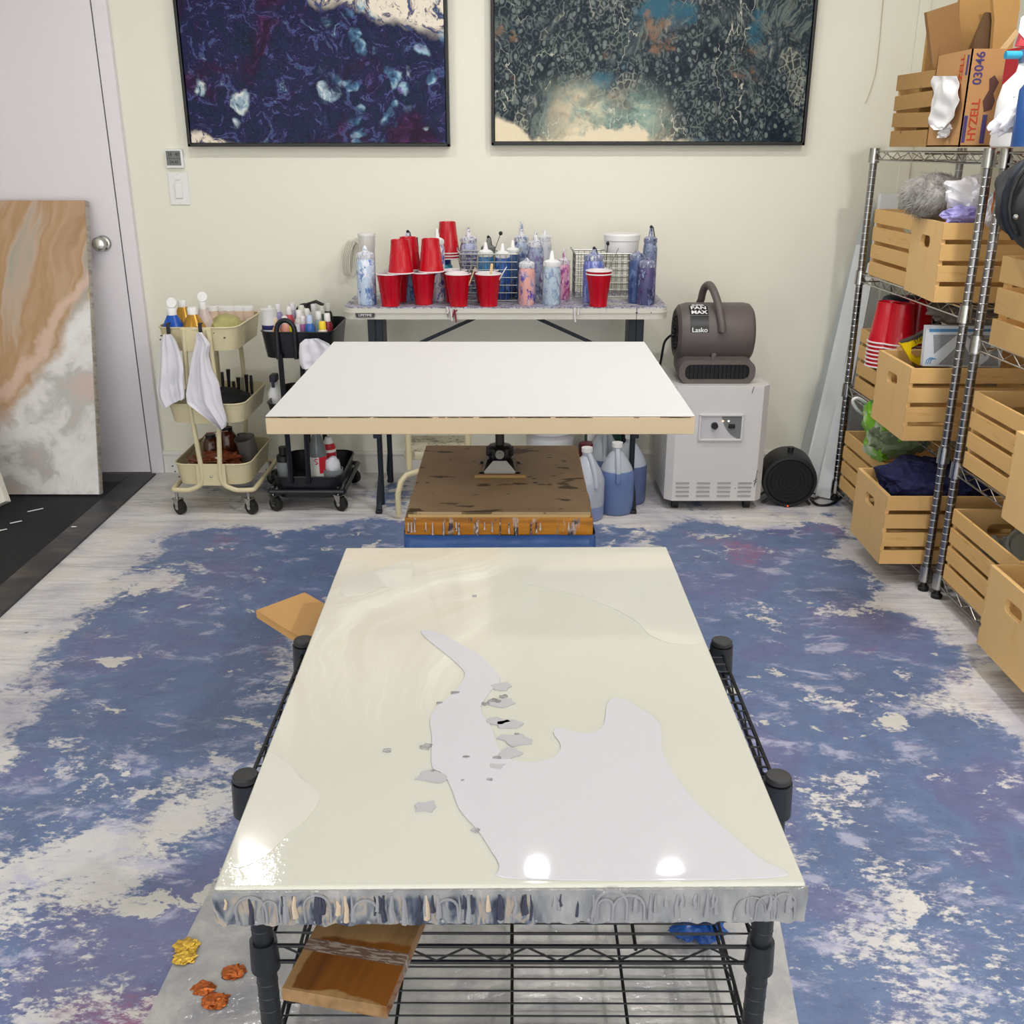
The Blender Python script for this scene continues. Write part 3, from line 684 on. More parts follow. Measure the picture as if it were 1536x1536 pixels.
tag(o, 'blue plastic sheeting wrapped around the brown box table', 'sheeting')
# clamp stand
sp_ = at(750, 702, ZT); sx_, sy_ = sp_.x, sp_.y-.005
st = thing('canvas_stand', 'black and grey swivel stand with steel foot plates holding up the blank canvas', 'stand', (sx_, sy_, ZT))
M_st = simple('grey_steel_plate', '#85827d', .4, .6, var=.1)
b = MB()
for a in range(4):
    R = Matrix.Rotation(a*PI/2, 4, 'Z')
    b.prism([(-.042, 0), (.042, 0), (.042, .006), (.018, .034), (-.018, .034), (-.042, .006)], -.0015, .0015, R @ Matrix.Translation((0, -.046, 0)) @ Matrix.Rotation(PI/2-.35, 4, 'X'))
    for k in (-1, 1): b.box((0, 0, 0), (.016, .02, .003), .001, R @ Matrix.Translation((k*.048, -.05, .0015)))
b.build('foot_plates', M_st, st)
b = MB()
b.lathe([(0, .01), (.022, .01), (.03, .03), (.034, .036), (.034, .042), (.026, .046), (.036, .052), (.036, .060), (.03, .066), (.02, .068), (0, .068)], seg=12)
for k in range(6):
    a = k*PI/3; b.box((.03*math.cos(a), .03*math.sin(a), .05), (.014, .012, .026), .003, a)
b.build('swivel_knob', M_black, st)
MB().cyl((0, 0, .06), (0, 0, ZB-BT-ZT-.012), .012).build('pole', simple('dark_pole', '#33312e', .4, .5), st)
MB().box((0, 0, ZB-BT-ZT-.007), (.2, .2, .012), .002).build('top_plate', M_black, st)
MB().cyl((0, -.035, .052), (0, -.045, .052), .012, seg=16).cyl((0, -.045, .052), (0, -.05, .052), .007).build('bolt', M_st, st)
p = at(750, 716, ZT)
o = MB().box((0, 0, .004), (.135, .012, .008), .001).build('wood_strip', simple('yellow_pine_strip', '#a98b55', .6), None, (p.x, p.y, ZT)); tag(o, 'thin pale wooden strip lying in front of the stand on the brown table', 'wood strip')
# ------------------------------------------------------------------ folding table along the back wall
TY0, TY1 = 3.78, 4.24
TZ = atd(760, 461, TY0).z
tx0, tx1 = atd(514, 465, TY0).x, atd(1003, 465, TY0).x
tb = thing('folding_table', 'off-white plastic folding table with dark metal legs loaded with squeeze bottles', 'table', ((tx0+tx1)/2, (TY0+TY1)/2, 0))
hw = (tx1-tx0)/2; hd = (TY1-TY0)/2
s = NT('table_plastic_splashed'); X, Y, Z = s.xyz(); base = s.mix(s.noise(s.co(), 4), '#c9c6bc', '#bdbab0')
topm = s.step(s.math('ADD', Z, 0), TZ-.006, TZ-.002)
n = s.noise(s.warp(s.co(), 14, .05, 4), 22, 7, .7)
mess = s.ramp(n, [(.34, '#23294a'), (.42, '#6a7098'), (.46, '#c9c6cc'), (.50, '#8086a0'), (.54, '#2c2b48'), (.58, '#cdc5ca'), (.66, '#5a5070')], 'LINEAR')
fm = s.math('MULTIPLY', topm, s.step(s.noise(s.warp(s.co(), 5, .1, 3), 4, 4), .36, .42))
base = s.mix(fm, base, mess)
wx_ = s.xyz(s.warp(s.co((1, 1, .1)), 60, .004, 2))[0]
dr_ = s.math('MULTIPLY', s.step(s.noise(s.co((1, 1, .02)), 75, 2, .5), .62, .64), s.step(X, hw-.16, hw-.13))
dr2 = s.math('MULTIPLY', s.step(s.noise(s.co((1, 1, .05), None, (5, 0, 0)), 38, 2, .5), .69, .71), s.step(Z, TZ-.05, TZ-.03))
base = s.mix(s.math('MAXIMUM', dr_, s.math('MULTIPLY', dr2, .6)), base, '#3a3050')
M_tab = s.fin(base, .4)
b = MB().prism([(x, y) for x, y in rrect(2*hw, 2*hd, .05, 6)], TZ-.045, TZ, bev=.008)
b.prism([(x, y) for x, y in rrect(2*hw+.006, 2*hd+.006, .05, 6)], TZ-.022, TZ-.017)
b.build('table_top', M_tab, tb)
M_dk = simple('dark_slate_metal', '#20272f', .45, .3)
for sx, lab in ((-1, ''), (1, '')):
    x = sx*(hw-.10)
    b = MB()
    b.box((x, -hd+.05, TZ-.28), (.03, .03, .48), .004).box((x, hd-.1, TZ-.28), (.03, .03, .48), .004)
    b.cyl((x-sx*.008, -hd+.05, .02), (x-sx*.008, -hd+.05, TZ-.3), .011).cyl((x-sx*.008, hd-.1, .02), (x-sx*.008, hd-.1, TZ-.3), .011)
    b.box((x-sx*.02, -hd+.10, TZ-.12), (.045, .12, .14), .004)
    b.cyl((x, -hd+.05, TZ-.25), (x, hd-.1, TZ-.25), .011).cyl((x, -hd+.05, TZ-.5), (x, hd-.1, TZ-.5), .009)
    b.tube([(x-sx*.008, -hd+.05, .14), (x, -hd+.035, .06), (x, -hd+.0, .012)], .012, 8).tube([(x-sx*.008, hd-.1, .14), (x, hd-.085, .06), (x, hd-.06, .012)], .012, 8)
    lg = b.build('leg', M_dk, tb)
    MB().box((x, -hd+.0, .008), (.026, .03, .016), .004).box((x, hd-.06, .008), (.026, .03, .016), .004).build('foot', M_foot, lg)
    MB().box(((x-sx*.02-sx*.20), -hd+.12, TZ-.135), (.42, .022, .012), .002, Matrix.Rotation(sx*.42, 4, 'Y')).build('brace', M_dk, tb)
p = atd(548, 473, TY0)
pl_ = MB().prism([(-.037, .009), (.037, .009), (.034, -.007), (-.034, -.007)], -.001, .001, Matrix.Rotation(PI/2, 4, 'X')).build('name_plate', simple('plate_dark', '#3a3638', .4), tb, (p.x-(tx0+tx1)/2, -hd-.0045, p.z))
text('LIFETIME', .013, M_white_plastic, pl_, (0, -.0016, .001))
Mp = simple('spilled_paint_white', '#d8d0d4', .2, var=.05); Mr_ = simple('spilled_paint_wine', '#7a2034', .2)
bx = (tx0+tx1)/2
def tl_(px, py): q = atd(px, py, TY0-.004); return (q.x-bx, -hd-.006, q.z)
for pts in (((676, 462), (677, 470), (678, 481)), ((670, 460), (672, 466), (671, 470)), ((862, 461), (862, 474), (863, 483)), ((868, 462), (867, 472))):
    MB().tube([tl_(*q) for q in pts], .0035, 6).build('paint_drip', Mp, tb)
for pts in (((681, 464), (683, 472), (684, 483)), ((686, 465), (681, 468), (679, 476))): MB().tube([tl_(*q) for q in pts], .003, 6).build('paint_drip', Mr_, tb)

# squeeze bottles, one shape in several sizes
M_cap = splat('splashed_cap', '#cfd2d8', ['#8e98b0', '#e6e6ea'], 60, .45, .4)
def sq_bottle(x, y, z, wd, top, m, label, cap=None, nozzle=.045, lean=0, name='squeeze_bottle', group='squeeze bottles on the folding table', plug=False):
    t = thing(name, label, 'bottle', (x, y, z), 0, group); r = wd/2; hh = top-z; cb = hh-.024
    MB().lathe([(0, 0), (r*.93, 0), (r, .006), (r, cb-.022), (r*.93, cb-.010), (r*.84, cb), (0, cb)]).build('body', m, t)
    c = MB().lathe([(r*.84, cb-.004), (r*.90, cb), (r*.90, cb+.016), (r*.66, cb+.021), (r*.34, cb+.024), (.005, cb+.024+nozzle), (.003, cb+.026+nozzle), (0, cb+.026+nozzle)], seg=20)
    for k in range(14):
        a = 2*PI*k/14; c.box((r*.9*math.cos(a), r*.9*math.sin(a), cb+.008), (.003, .003, .014), 0, a)
    c.build('cap', cap or M_cap, t)
    if plug: MB().ball((0, 0, cb+.028+nozzle), .007, 1).tube([(0, 0, cb+.03+nozzle), (.008, 0, cb+.026+nozzle), (.016, -.01, cb+.01)], .0022, 6).build('plug', M_black, t)
    return t
BOT = [ # px, base py, shoulder-top py, width px, depth y, base colour, splats, label
 (551, 450, 377, 28, 3.86, '#b9cbe0', ['#5f7fbd', '#8fa9d6', '#dfe4ee'], 'pale blue splattered squeeze bottle at the left end of the table', .02, 0),
 (615, 447, 357, 25, 3.98, '#8fa7cc', ['#42619e', '#5a5c9b', '#c4cce0'], 'blue splattered bottle with a black stopper behind the stacked red cups', .02, 1),
 (658, 449, 356, 21, 3.96, '#ddd9e0', ['#7f7fb6', '#c8c3d8', '#53599c'], 'white bottle flecked with violet beside the tall middle cup stack', .03, 0),
 (704, 437, 354, 26, 4.12, '#aab0cc', ['#6a6ea6', '#d0d2e2', '#54527e'], 'lilac-streaked squeeze bottle standing behind the wire basket at its left', .03, 0),
 (782, 442, 352, 23, 4.12, '#a6b4c8', ['#6d7ea8', '#d5dae2', '#4f5f8f'], 'tallest grey-blue squeeze bottle with long nozzle in the middle of the row', .05, 0),
 (803, 446, 360, 24, 4.0, '#8d97ae', ['#5a668a', '#c9cdd6', '#6e6392'], 'grey bottle with blue cap ring right behind the pink-bottomed bottle', .03, 0),
 (816, 437, 352, 21, 4.16, '#c3c6cc', ['#9aa2b4', '#dfe0e4'], 'clear grey bottle farthest back against the wall in the middle', .015, 0),
 (790, 453, 391, 25, 3.86, '#d39c94', ['#5a4ca0', '#c7b0bb', '#8f8aa6'], 'pink-bottomed bottle with a violet blotch at the front', .008, 0),
 (827, 453, 389, 27, 3.86, '#a9bac8', ['#86a0b8', '#c8d2da', '#7f8cae'], 'pale grey-blue squeeze bottle with white cap at the front right of centre', .03, 0),
 (845, 445, 386, 19, 4.0, '#c98ca8', ['#a8386c', '#d9b6c4', '#8e3f86'], 'magenta and pink bottle half hidden by the pale grey-blue one', .03, 0),
 (889, 450, 380, 31, 3.92, '#6a70b4', ['#4a6fb0', '#6c54a8', '#9aa4d2'], 'violet and blue bottle standing just behind the single cup on the right', .015, 1),
 (953, 451, 379, 23, 3.90, '#3c4f7c', ['#2c3c66', '#6478a4', '#55658e'], 'dark blue bottle at the left of the cluster at the table right end', .006, 0),
 (968, 455, 390, 27, 3.86, '#4a4a72', ['#2c2c50', '#8496b8', '#5a4676'], 'indigo bottle with dried drips at the front of the right end cluster', .006, 0),
 (972, 445, 354, 21, 4.0, '#7c86a0', ['#3a4058', '#c5cad4', '#5d688c'], 'tall black and white smeared bottle rising behind the right end cluster', .03, 1)]
for i, (px, pb, pt, wpx, y, bc, cs_, lab, noz, plug) in enumerate(BOT):
    b0 = atd(px, pb, y); zc = y*math.cos(TH)+(H-TZ)*math.sin(TH)
    m = splat('bottle_paint_%d' % i, bc, cs_, 34, .5, .35)
    cpm = splat('bottle_cap_%d' % i, '#d5d6da' if i not in (1, 10, 13, 11, 12) else '#7f86a0', [cs_[0], '#e2e2e6', cs_[-1]], 70, .35, .4)
    if i in (2, 8): cpm = M_white_plastic
    sq_bottle(b0.x, y, TZ, wpx/FPX*zc, atd(px, pt, y).z, m, lab, cpm, noz, plug=plug)
# wire baskets
M_zinc = simple('zinc_wire', '#9a9c98', .35, .8)
def basket(px0, px1, y0, y1, hgt, label, tag_=None):
    a = atd(px0, 440, y0).x; c = atd(px1, 440, y0).x; cxb = (a+c)/2; w2 = (c-a)/2; d2_ = (y1-y0)/2
    t = thing('wire_basket', label, 'basket', (cxb, (y0+y1)/2, TZ)); b = MB()
    for z in [.004+hgt*k/6 for k in range(7)]:
        r = .0016 if z < hgt else .0028
        for sy in (-1, 1): b.cyl((-w2, sy*d2_, z), (w2, sy*d2_, z), r, seg=6)
        for sx in (-1, 1): b.cyl((sx*w2, -d2_, z), (sx*w2, d2_, z), r, seg=6)
    n = round(2*w2/.022)
    for k in range(n+1):
        x = -w2+2*w2*k/n
        for sy in (-1, 1): b.cyl((x, sy*d2_, .003), (x, sy*d2_, hgt+.004), .0014, seg=6)
        b.cyl((x, -d2_, .003), (x, d2_, .003), .0014, seg=6)
    n = round(2*d2_/.022)
    for k in range(n+1):
        y = -d2_+2*d2_*k/n
        for sx in (-1, 1): b.cyl((sx*w2, y, .003), (sx*w2, y, hgt+.004), .0014, seg=6)
    b.build('wire_frame', M_zinc, t)
    b = MB()
    for sx in (-1, 1): b.tube([(sx*w2, -.03, hgt), (sx*(w2+.012), -.028, hgt+.015), (sx*(w2+.014), 0, hgt+.022), (sx*(w2+.012), .028, hgt+.015), (sx*w2, .03, hgt)], .0025, 6)
    b.build('handle_loops', M_zinc, t)
    return t
z385 = atd(730, 383, 3.93).z-TZ
basket(691, 776, 3.93, 4.07, z385, 'grey wire basket holding short white-capped bottles in the middle of the table')
z372 = atd(880, 380, 4.10).z-TZ
basket(862, 948, 4.04, 4.20, z372, 'empty-looking grey wire basket under the round white tub')
for i, (px, pt, y, c, cc_, lab) in enumerate(((729, 374, 3.965, '#2f6f9c', '#5d94b6', 'teal blue bottle with white cap in the wire basket, leftmost of three'), (754, 376, 3.965, '#27559c', '#16346c', 'royal blue bottle with white cap in the wire basket, between two others'), (769, 371, 4.03, '#36527e', '#1c2746', 'navy bottle with white cap in the wire basket, rear right'), (733, 367, 4.03, '#7c8a78', '#3a4b4a', 'grey-green capped bottle with a black tip behind the teal one in the basket'))):
    b0 = atd(px, 440, y); sq_bottle(b0.x, y, TZ+.006, .060, atd(px, pt, y).z, splat('basket_paint_%d' % i, c, [cc_, c, '#5b7fae'], 20, .4), lab, M_white_plastic if i < 3 else simple('grey_cap', '#6d7270', .5), .025, group='capped bottles in the wire basket', plug=(i == 3))
# white tub on the right basket
a = atd(906, 377, 4.12); c = atd(958, 377, 4.12); r = (c.x-a.x)/2
t = thing('round_tub', 'round white plastic tub with lid resting on the right wire basket', 'tub', ((a.x+c.x)/2, 4.12, TZ+z372+.0045))
MB().lathe([(0, 0), (r*.95, 0), (r*.97, .004), (r*1.0, .055), (0, .055)], seg=36).build('tub_body', M_white_plastic, t)
MB().lathe([(r*1.0, .045), (r*1.04, .046), (r*1.05, .066), (r*.98, .072), (0, .070)], seg=36).build('lid', M_white_plastic, t)
# red cups
s = NT('red_cup_plastic'); M_red = s.fin(s.mix(s.noise(s.co(), 8), '#b0061b', '#c20a22'), .25, 0, .5)
M_cupw = simple('cup_white_lining', '#e8e0e2', .35)
def cup_proto(label, group, loc):
    t = thing('plastic_cup', label, 'cup', loc, 0, group)
    Hc = .121; pr = [(0, .004), (.029, .004), (.031, 0), (.033, .001), (.034, .018), (.0345, .02), (.0375, .05), (.0385, .052), (.0425, .09), (.0435, .092), (.046, .112), (.0475, Hc-.003)]
    MB().lathe(pr, seg=32).build('cup_wall', M_red, t)
    MB().lathe([(.0475, Hc-.004), (.0500, Hc-.003), (.0500, Hc), (.0475, Hc+.001), (.0462, Hc-.003), (.045, .108), (.041, .085), (.036, .04), (.033, .008), (0, .008)], seg=32).build('cup_lining', M_cupw, t)
    return t
first_cup = None
def cup(px, pb, y, label, group, up=True, z=None, tilt=0, xyz=None, sc_=1):
    global first_cup
    P = Vector(xyz) if xyz else Vector((atd(px, pb, y).x, y, TZ if z is None else z))
    if not up: P = P+Vector((0, 0, .121*sc_))
    if first_cup is None: first_cup = cup_proto(label, group, P); o = first_cup
    else: o = dup(first_cup, P, 0, label, group)
    o.rotation_euler = (0 if up else PI, tilt, 0); o.scale = (sc_,)*3
    return o
G1 = 'red plastic cups on the folding table'
cup(586, 460, 3.815, 'upright red cup at the front left, base of the leftmost tall pair', G1)
cup(586, 0, 3.815, 'upside-down red cup on top of the front left red cup', G1, False, TZ+.122)
cup(597, 453, 3.93, 'upright red cup just behind the leftmost tall pair', G1)
cup(600, 0, 3.93, 'upside-down red cup on top of the cup behind the leftmost pair', G1, False, TZ+.122)
cup(636, 455, 3.86, 'upright red cup at the base of the middle tall pair', G1)
cup(636, 0, 3.86, 'upside-down red cup on top of the middle tall pair', G1, False, TZ+.122)
cup(688, 460, 3.815, 'front red cup left of centre with stir sticks leaning from its rim', G1)
cup(682, 453, 3.925, 'red cup hidden behind the front one left of centre', G1)
cup(733, 460, 3.815, 'front red cup holding a wooden craft stick, right of centre', G1)
cup(729, 453, 3.925, 'red cup peeking out behind the one with the craft stick', G1)
cup(897, 460, 3.81, 'lower of the two nested red cups standing alone on the right', G1)
cup(897, 460, 3.81, 'upper of the two nested red cups standing alone on the right', G1, True, TZ+.012)
# jar with inverted stack on it
b0 = atd(664, 440, 4.14); zt = atd(664, 388, 4.14).z
t = thing('paint_jar', 'blue and teal jar under the highest upside-down cup stack', 'jar', (b0.x, 4.14, TZ))
MB().lathe([(0, 0), (.04, 0), (.043, .006), (.043, zt-TZ-.03), (.036, zt-TZ-.018), (0, zt-TZ-.018)]).build('jar_body', splat('jar_teal', '#3f8fa6', ['#2a4fa0', '#7fb8c4'], 14, .5), t)
MB().lathe([(0, zt-TZ-.02), (.037, zt-TZ-.02), (.037, zt-TZ), (0, zt-TZ)]).build('lid', simple('lid_blue', '#28409a', .4), t)
for k, l in ((2, 'topmost'), (1, 'middle'), (0, 'lowest')):
    cup(664, 0, 4.14, l+' cup of the tall upside-down red stack at the back', G1, False, zt+.001+k*.011)
# sticks
M_stick = simple('birch_stick', '#d8b98a', .6)
def stick(name, pts, m, r, label, cat, group=None, flat=False):
    p0, p1 = Vector(pts[0]), Vector(pts[1]); b = MB()
    if flat:
        d = p1-p0; R = Vector((0, 0, 1)).rotation_difference(d).to_matrix().to_4x4()
        b.prism(rrect(r*2.2, d.length, r*1.05, 4), -.0009, .0009, Matrix.Rotation(PI/2, 4, 'X'))
        o = b.build(name, m, None, (p0+p1)/2); o.rotation_euler = R.to_euler()
    else: b.tube([(0, 0, 0), tuple(p1-p0)], r, 8); o = b.build(name, m, None, p0)
    return tag(o, label, cat, group)
G2 = 'stir sticks in the red cups'
stick('craft_stick', (atd(733, 440, 3.815), atd(738, 395, 3.825)), M_stick, .0045, 'wide pale craft stick standing in the front red cup right of centre', 'stick', G2, True)
stick('stir_stick', (atd(737, 440, 3.805), atd(760, 400, 3.795)), M_white_plastic, .002, 'thin white stirrer leaning right out of the same cup as the craft stick', 'stick', G2)
stick('stir_stick', (atd(692, 440, 3.82), atd(708, 397, 3.84)), simple('grey_stick', '#7a7674', .5), .003, 'grey stirrer leaning out of the front red cup left of centre', 'stick', G2)
stick('stir_stick', (atd(700, 436, 3.81), atd(713, 401, 3.80)), M_stick, .0025, 'thin tan stirrer lowest in the cup left of centre', 'stick', G2)
stick('ball_stirrer', (atd(905, 420, 4.0), atd(928, 372, 4.02)), M_zinc, .0016, 'thin wire stirrer leaning above the single nested cups', 'stick')
for px, py, q, yy in ((682, 357, (690, 400), 4.13), (751, 350, (741, 378), 4.05), (912, 365, (908, 400), 4.08)):
    a = atd(px, py, yy); c = atd(q[0], q[1], yy); b = MB().tube([(0, 0, 0), tuple(c-a)], .0014, 6).ball((0, 0, 0), .008, 2, (1, .6, 1))
    tag(b.build('wire_tool', M_black, None, a), {682: 'short black-tipped wire tool beside the highest cup stack', 751: 'black-tipped bent wire tool sticking up from the basket', 912: 'black-tipped wire tool in front of the white tub'}[px], 'tool')
b0 = atd(703/1.0-75, 400, 4.05)
t = MB().tube([(0, 0, 0), (0, 0, .19), (0, 0, .23)], .008, 10, rad=[.006, .008, .006]).build('brush_handle', M_black, None, (atd(627, 440, 4.02).x, 4.02, TZ+.004)); tag(t, 'black tool handle sticking up between the two tall cup pairs', 'tool')
# white canister and hanging whisk cord
b0 = atd(552, 400, 4.12); zt = atd(552, 352, 4.12).z
t = thing('white_canister', 'white canister behind the pale blue bottle at the table left end', 'canister', (b0.x, 4.12, TZ))
MB().lathe([(0, 0), (.030, 0), (.030, zt-TZ-.05), (.033, zt-TZ-.045), (.034, zt-TZ-.002), (0, zt-TZ)]).build('canister_body', simple('dull_white_plastic', '#d8d6d0', .4), t)
MB().lathe([(0, zt-TZ-.004), (.036, zt-TZ-.004), (.036, zt-TZ+.006), (0, zt-TZ+.006)]).build('lid', M_white_plastic, t)
q = atd(526, 388, WD-.05); M_cord = simple('ivory_cord', '#cfccbf', .5)
t = thing('coiled_cord', 'bundle of ivory cord hanging on the wall at the left end of the table', 'cord', (q.x, WD, q.z)); b = MB()
for k in range(5):
    dx = (k-2)*.008
    b.tube([(dx+.02*math.cos(a)+.012*math.sin(a), -.03-.006*k, .07*math.sin(a)) for a in (2*PI*j/18 for j in range(18))], .004, 6, closed=True)
b.build('cord_loops', M_cord, t)
MB().tube([(.02, -.001, .075), (.02, -.03, .07), (.016, -.055, .06), (.02, -.055, .075)], .006, 8).build('hook', M_cord, t)

# ------------------------------------------------------------------ air purifier, air mover, heater
PX0, PX1 = .615, 1.005; PY0, PY1 = 3.80, 4.19; pzt = .515
t = thing('air_purifier', 'white boxy air purifier on castors standing beside the folding table', 'air purifier', ((PX0+PX1)/2, (PY0+PY1)/2, 0), 0)
pw, pd = (PX1-PX0), (PY1-PY0); ch = .028
oct_ = [(-pw/2+ch, -pd/2), (pw/2-ch, -pd/2), (pw/2, -pd/2+ch), (pw/2, pd/2-ch), (pw/2-ch, pd/2), (-pw/2+ch, pd/2), (-pw/2, pd/2-ch), (-pw/2, -pd/2+ch)]
s = NT('purifier_enamel'); cl = s.mix(s.noise(s.co(), 3), '#d4d2d2', '#cdcbca'); cl = s.mix(s.math('MULTIPLY', s.step(s.vor(s.co(), 22), .06, .045), s.step(s.noise(s.co(), 4), .5, .55)), cl, '#55525a'); M_pur = s.fin(cl, .35)
MB().prism(oct_, .045, pzt, bev=.002).build('housing', M_pur, t)
b = MB(); px_, pz_ = atd(1081, 640, PY0).x-(PX0+PX1)/2, atd(1081, 641, PY0).z
for dx, dz, sx_2, sz_ in ((-.083, 0, .008, .104), (.083, 0, .008, .104), (0, .05, .174, .008), (0, -.05, .174, .008)): b.box((px_+dx, -pd/2-.004, pz_+dz), (sx_2, .010, sz_), .002)
b.build('control_frame', M_pur, t)
s = NT('control_plate'); X, Y, Z = s.xyz(); rad = s.math('SQRT', s.math('ADD', s.math('POWER', s.math('SUBTRACT', X, px_+.10), 2), s.math('POWER', s.math('MULTIPLY', s.math('SUBTRACT', Z, pz_+.075), .8), 2)))
M_cp = s.fin(s.mix(s.step(rad, .104, .1), '#c4c3c6', '#747776'), .35)
cpn = MB().box((px_, -pd/2-.001, pz_), (.158, .003, .094)).build('control_panel', M_cp, t, smooth=0)
MB().cyl((px_-.025, -pd/2-.002, pz_+.008), (px_-.025, -pd/2-.016, pz_+.008), .014, .012).build('dial', M_black, cpn)
MB().box((px_+.042, -pd/2-.006, pz_+.006), (.026, .008, .016), .002).build('rocker', M_black, cpn)
for dx, c in ((.007, '#ffb08a'), (.029, '#fff4e0')):
    e = NT('pilot_lamp_'+c[1:3]+str(int(dx*1000))); e.fin(c); e.put(e.b.inputs['Emission Color'], e.ramp(e.noise(e.co(), 2), [(0, c), (1, c)])); e.b.inputs['Emission Strength'].default_value = 3
    MB().ball((px_+dx, -pd/2-.003, pz_+.026), .0035, 2).build('indicator_lamp', e.m, cpn)
M_slot = simple('vent_slot_grey', '#8d8b8a', .5)
b = MB()
for c_ in range(4):
    for r_2 in range(4):
        x = -pw/2+.068+c_*.083; z = .066+r_2*.018
        b.prism(rrect(.055, .007, .0034, 3), -.0015, .0012, Matrix.Translation((x, -pd/2, z)) @ Matrix.Rotation(PI/2-.35, 4, 'X'))
b.build('vent_slots', M_slot, t)
for sx in (-1, 1):
    for sy in (-1, 1):
        c = MB().cyl((sx*(pw/2-.05)-.012, sy*(pd/2-.05), .022), (sx*(pw/2-.05)+.012, sy*(pd/2-.05), .022), .0225, seg=20); c.box((sx*(pw/2-.05), sy*(pd/2-.05), .036), (.034, .03, .018), .004)
        c.build('caster', M_foot, t)
tag(t, 'white boxy air purifier on castors standing beside the folding table', 'air purifier')
# scratches
M_scr = simple('scratch_dark', '#4a464c', .5); b = MB(); hx = (PX0+PX1)/2
for pts in (((1131, 580), (1128, 590)), ((1136, 705), (1133, 722), (1131, 730)), ((1130, 722), (1136, 718)), ((1131, 726), (1135, 722))):
    b.tube([(atd(px, py, PY0).x-hx, -pd/2-.0005, atd(px, py, PY0).z) for px, py in pts], .0014, 5)
b.build('scratches', M_scr, t)
# air mover
s = NT('taupe_plastic'); s.bump(s.noise(s.co(), 300, 2), .15, .001); M_tau = s.fin(s.mix(s.noise(s.co(), 6), '#5c5453', '#635b59'), .5)
fx0, fx1 = atd(1016, 560, 3.87).x, atd(1131, 560, 3.87).x; fw = fx1-fx0; fcx = (fx0+fx1)/2
fz = lambda py: atd(1070, py, 3.9).z-pzt
t = thing('air_mover', 'taupe carpet drying blower with a black label on top of the white purifier', 'air mover', (fcx, 3.99, pzt))
ztop = fz(459); R_ = (ztop-.055)/2; zc_ = ztop-R_
AX = Matrix.Translation((0, 0, zc_)) @ Matrix.Rotation(PI/2, 4, 'Y')
b = MB().lathe([(0, -fw/2+.01), (R_*.55, -fw/2+.01), (R_*.6, -fw/2+.004), (R_*.78, -fw/2), (R_*.93, -fw/2+.012), (R_, -fw/2+.04), (R_, fw/2-.035), (R_*.96, fw/2-.012), (R_*.84, fw/2), (0, fw/2)], seg=48, M=AX)
b.build('drum_housing', M_tau, t)
b = MB()   # outlet duct at the bottom
duct = rrect(fw*.98, .088, .036, 6)
A = [Vector((x, -.135, z+.046)) for x, z in duct]; B = [Vector((x*.96, .04, z*1.35+.060)) for x, z in duct]
b.hull3(A, B); b.box((0, .02, .012), (fw*.8, .2, .022), .006)
b.build('outlet_duct', M_tau, t)
b = MB(); o_ = rrect(fw*.985, .092, .038, 6); i_ = rrect(fw*.83, .058, .022, 6)
for k in range(len(o_)):
    k2 = (k+1) % len(o_); P = [(o_[k], -.150), (o_[k2], -.150), (i_[k2], -.150), (i_[k], -.150)]
    f = [b.b.verts.new((p[0], y, p[1]+.046)) for p, y in P]; g_ = [b.b.verts.new((p[0], -.130, p[1]+.046)) for p, y in P]
    b.b.faces.new(f); b.b.faces.new(g_[::-1])
    for j in range(4): b.b.faces.new((f[j], g_[j], g_[(j+1) % 4], f[(j+1) % 4]))
bmesh.ops.remove_doubles(b.b, verts=b.b.verts, dist=.0001)
b.build('outlet_rim', M_tau, t)
b = MB().prism(i_, .1355, .137, Matrix.Translation((0, 0, .046)) @ Matrix.Rotation(PI/2, 4, 'X'))
M_dkg = simple('dark_grille', '#14161a', .5)
for k in range(16): b.box((-fw*.4+fw*.8*k/15, -.142, .046), (.0025, .006, .052))
b.box((0, -.143, .046), (fw*.82, .004, .002))
b.build('outlet_grille', M_dkg, t)
MB().box((-.01, -.10, .098), (.02, .03, .03), .005).build('latch', M_tau, t)
b = MB()   # side intake
for k in range(5): r = R_*(.2+.13*k); b.tube([(-fw/2+.004, r*math.cos(a), zc_+r*math.sin(a)) for a in (2*PI*j/28 for j in range(28))], .003, 6, closed=True)
for k in range(10): a = k*PI/5; b.cyl((-fw/2+.004, .02*math.cos(a), zc_+.02*math.sin(a)), (-fw/2+.004, R_*.78*math.cos(a), zc_+R_*.78*math.sin(a)), .003, seg=6)
b.build('intake_grille', M_dkg, t)
# handle: bow over the drum
hx_ = -.012
hp = [(hx_+.022, -R_*.98, zc_+.03), (hx_+.02, -R_*.93, zc_+R_*.6), (hx_+.012, -R_*.70, zc_+R_*1.02), (hx_-.002, -R_*.38, zc_+R_*1.42), (hx_-.012, R_*.05, zc_+R_*1.58), (hx_-.022, R_*.45, zc_+R_*1.4), (hx_-.026, R_*.66, zc_+R_*1.02), (hx_-.026, R_*.72, zc_+R_*.7)]
hp = smooth_poly([Vector(q) for q in hp], 4)[:-4]
MB().tube(hp, .015, 12).build('handle', M_tau, t)
s_l = -fw/2+.042; wl = .072
def lab(u, v, off=.0015):
    a = math.radians(72-v*62); return Vector((s_l+wl*(u)-.0, -(R_+off)*math.cos(a), zc_+(R_+off)*math.sin(a)))
lb_ = MB().grid(lambda u, v: lab(u, v), 2, 14, (0, .001, 0)).build('label', simple('label_black', '#1f2023', .4), t)
def curved_text(body, size, v, m, sx=1, u=.5, bold=0):
    o = text(body, size, m, lb_, (0, 0, 0), (0, 0, 0), sx=1, bold=bold)
    a0 = math.radians(72-v*62)
    for vt in o.data.vertices:
        a = a0+vt.co.y/R_; rr_ = R_+.003+vt.co.z
        vt.co = Vector((s_l+wl*u+vt.co.x*sx, -rr_*math.cos(a), zc_+rr_*math.sin(a)))
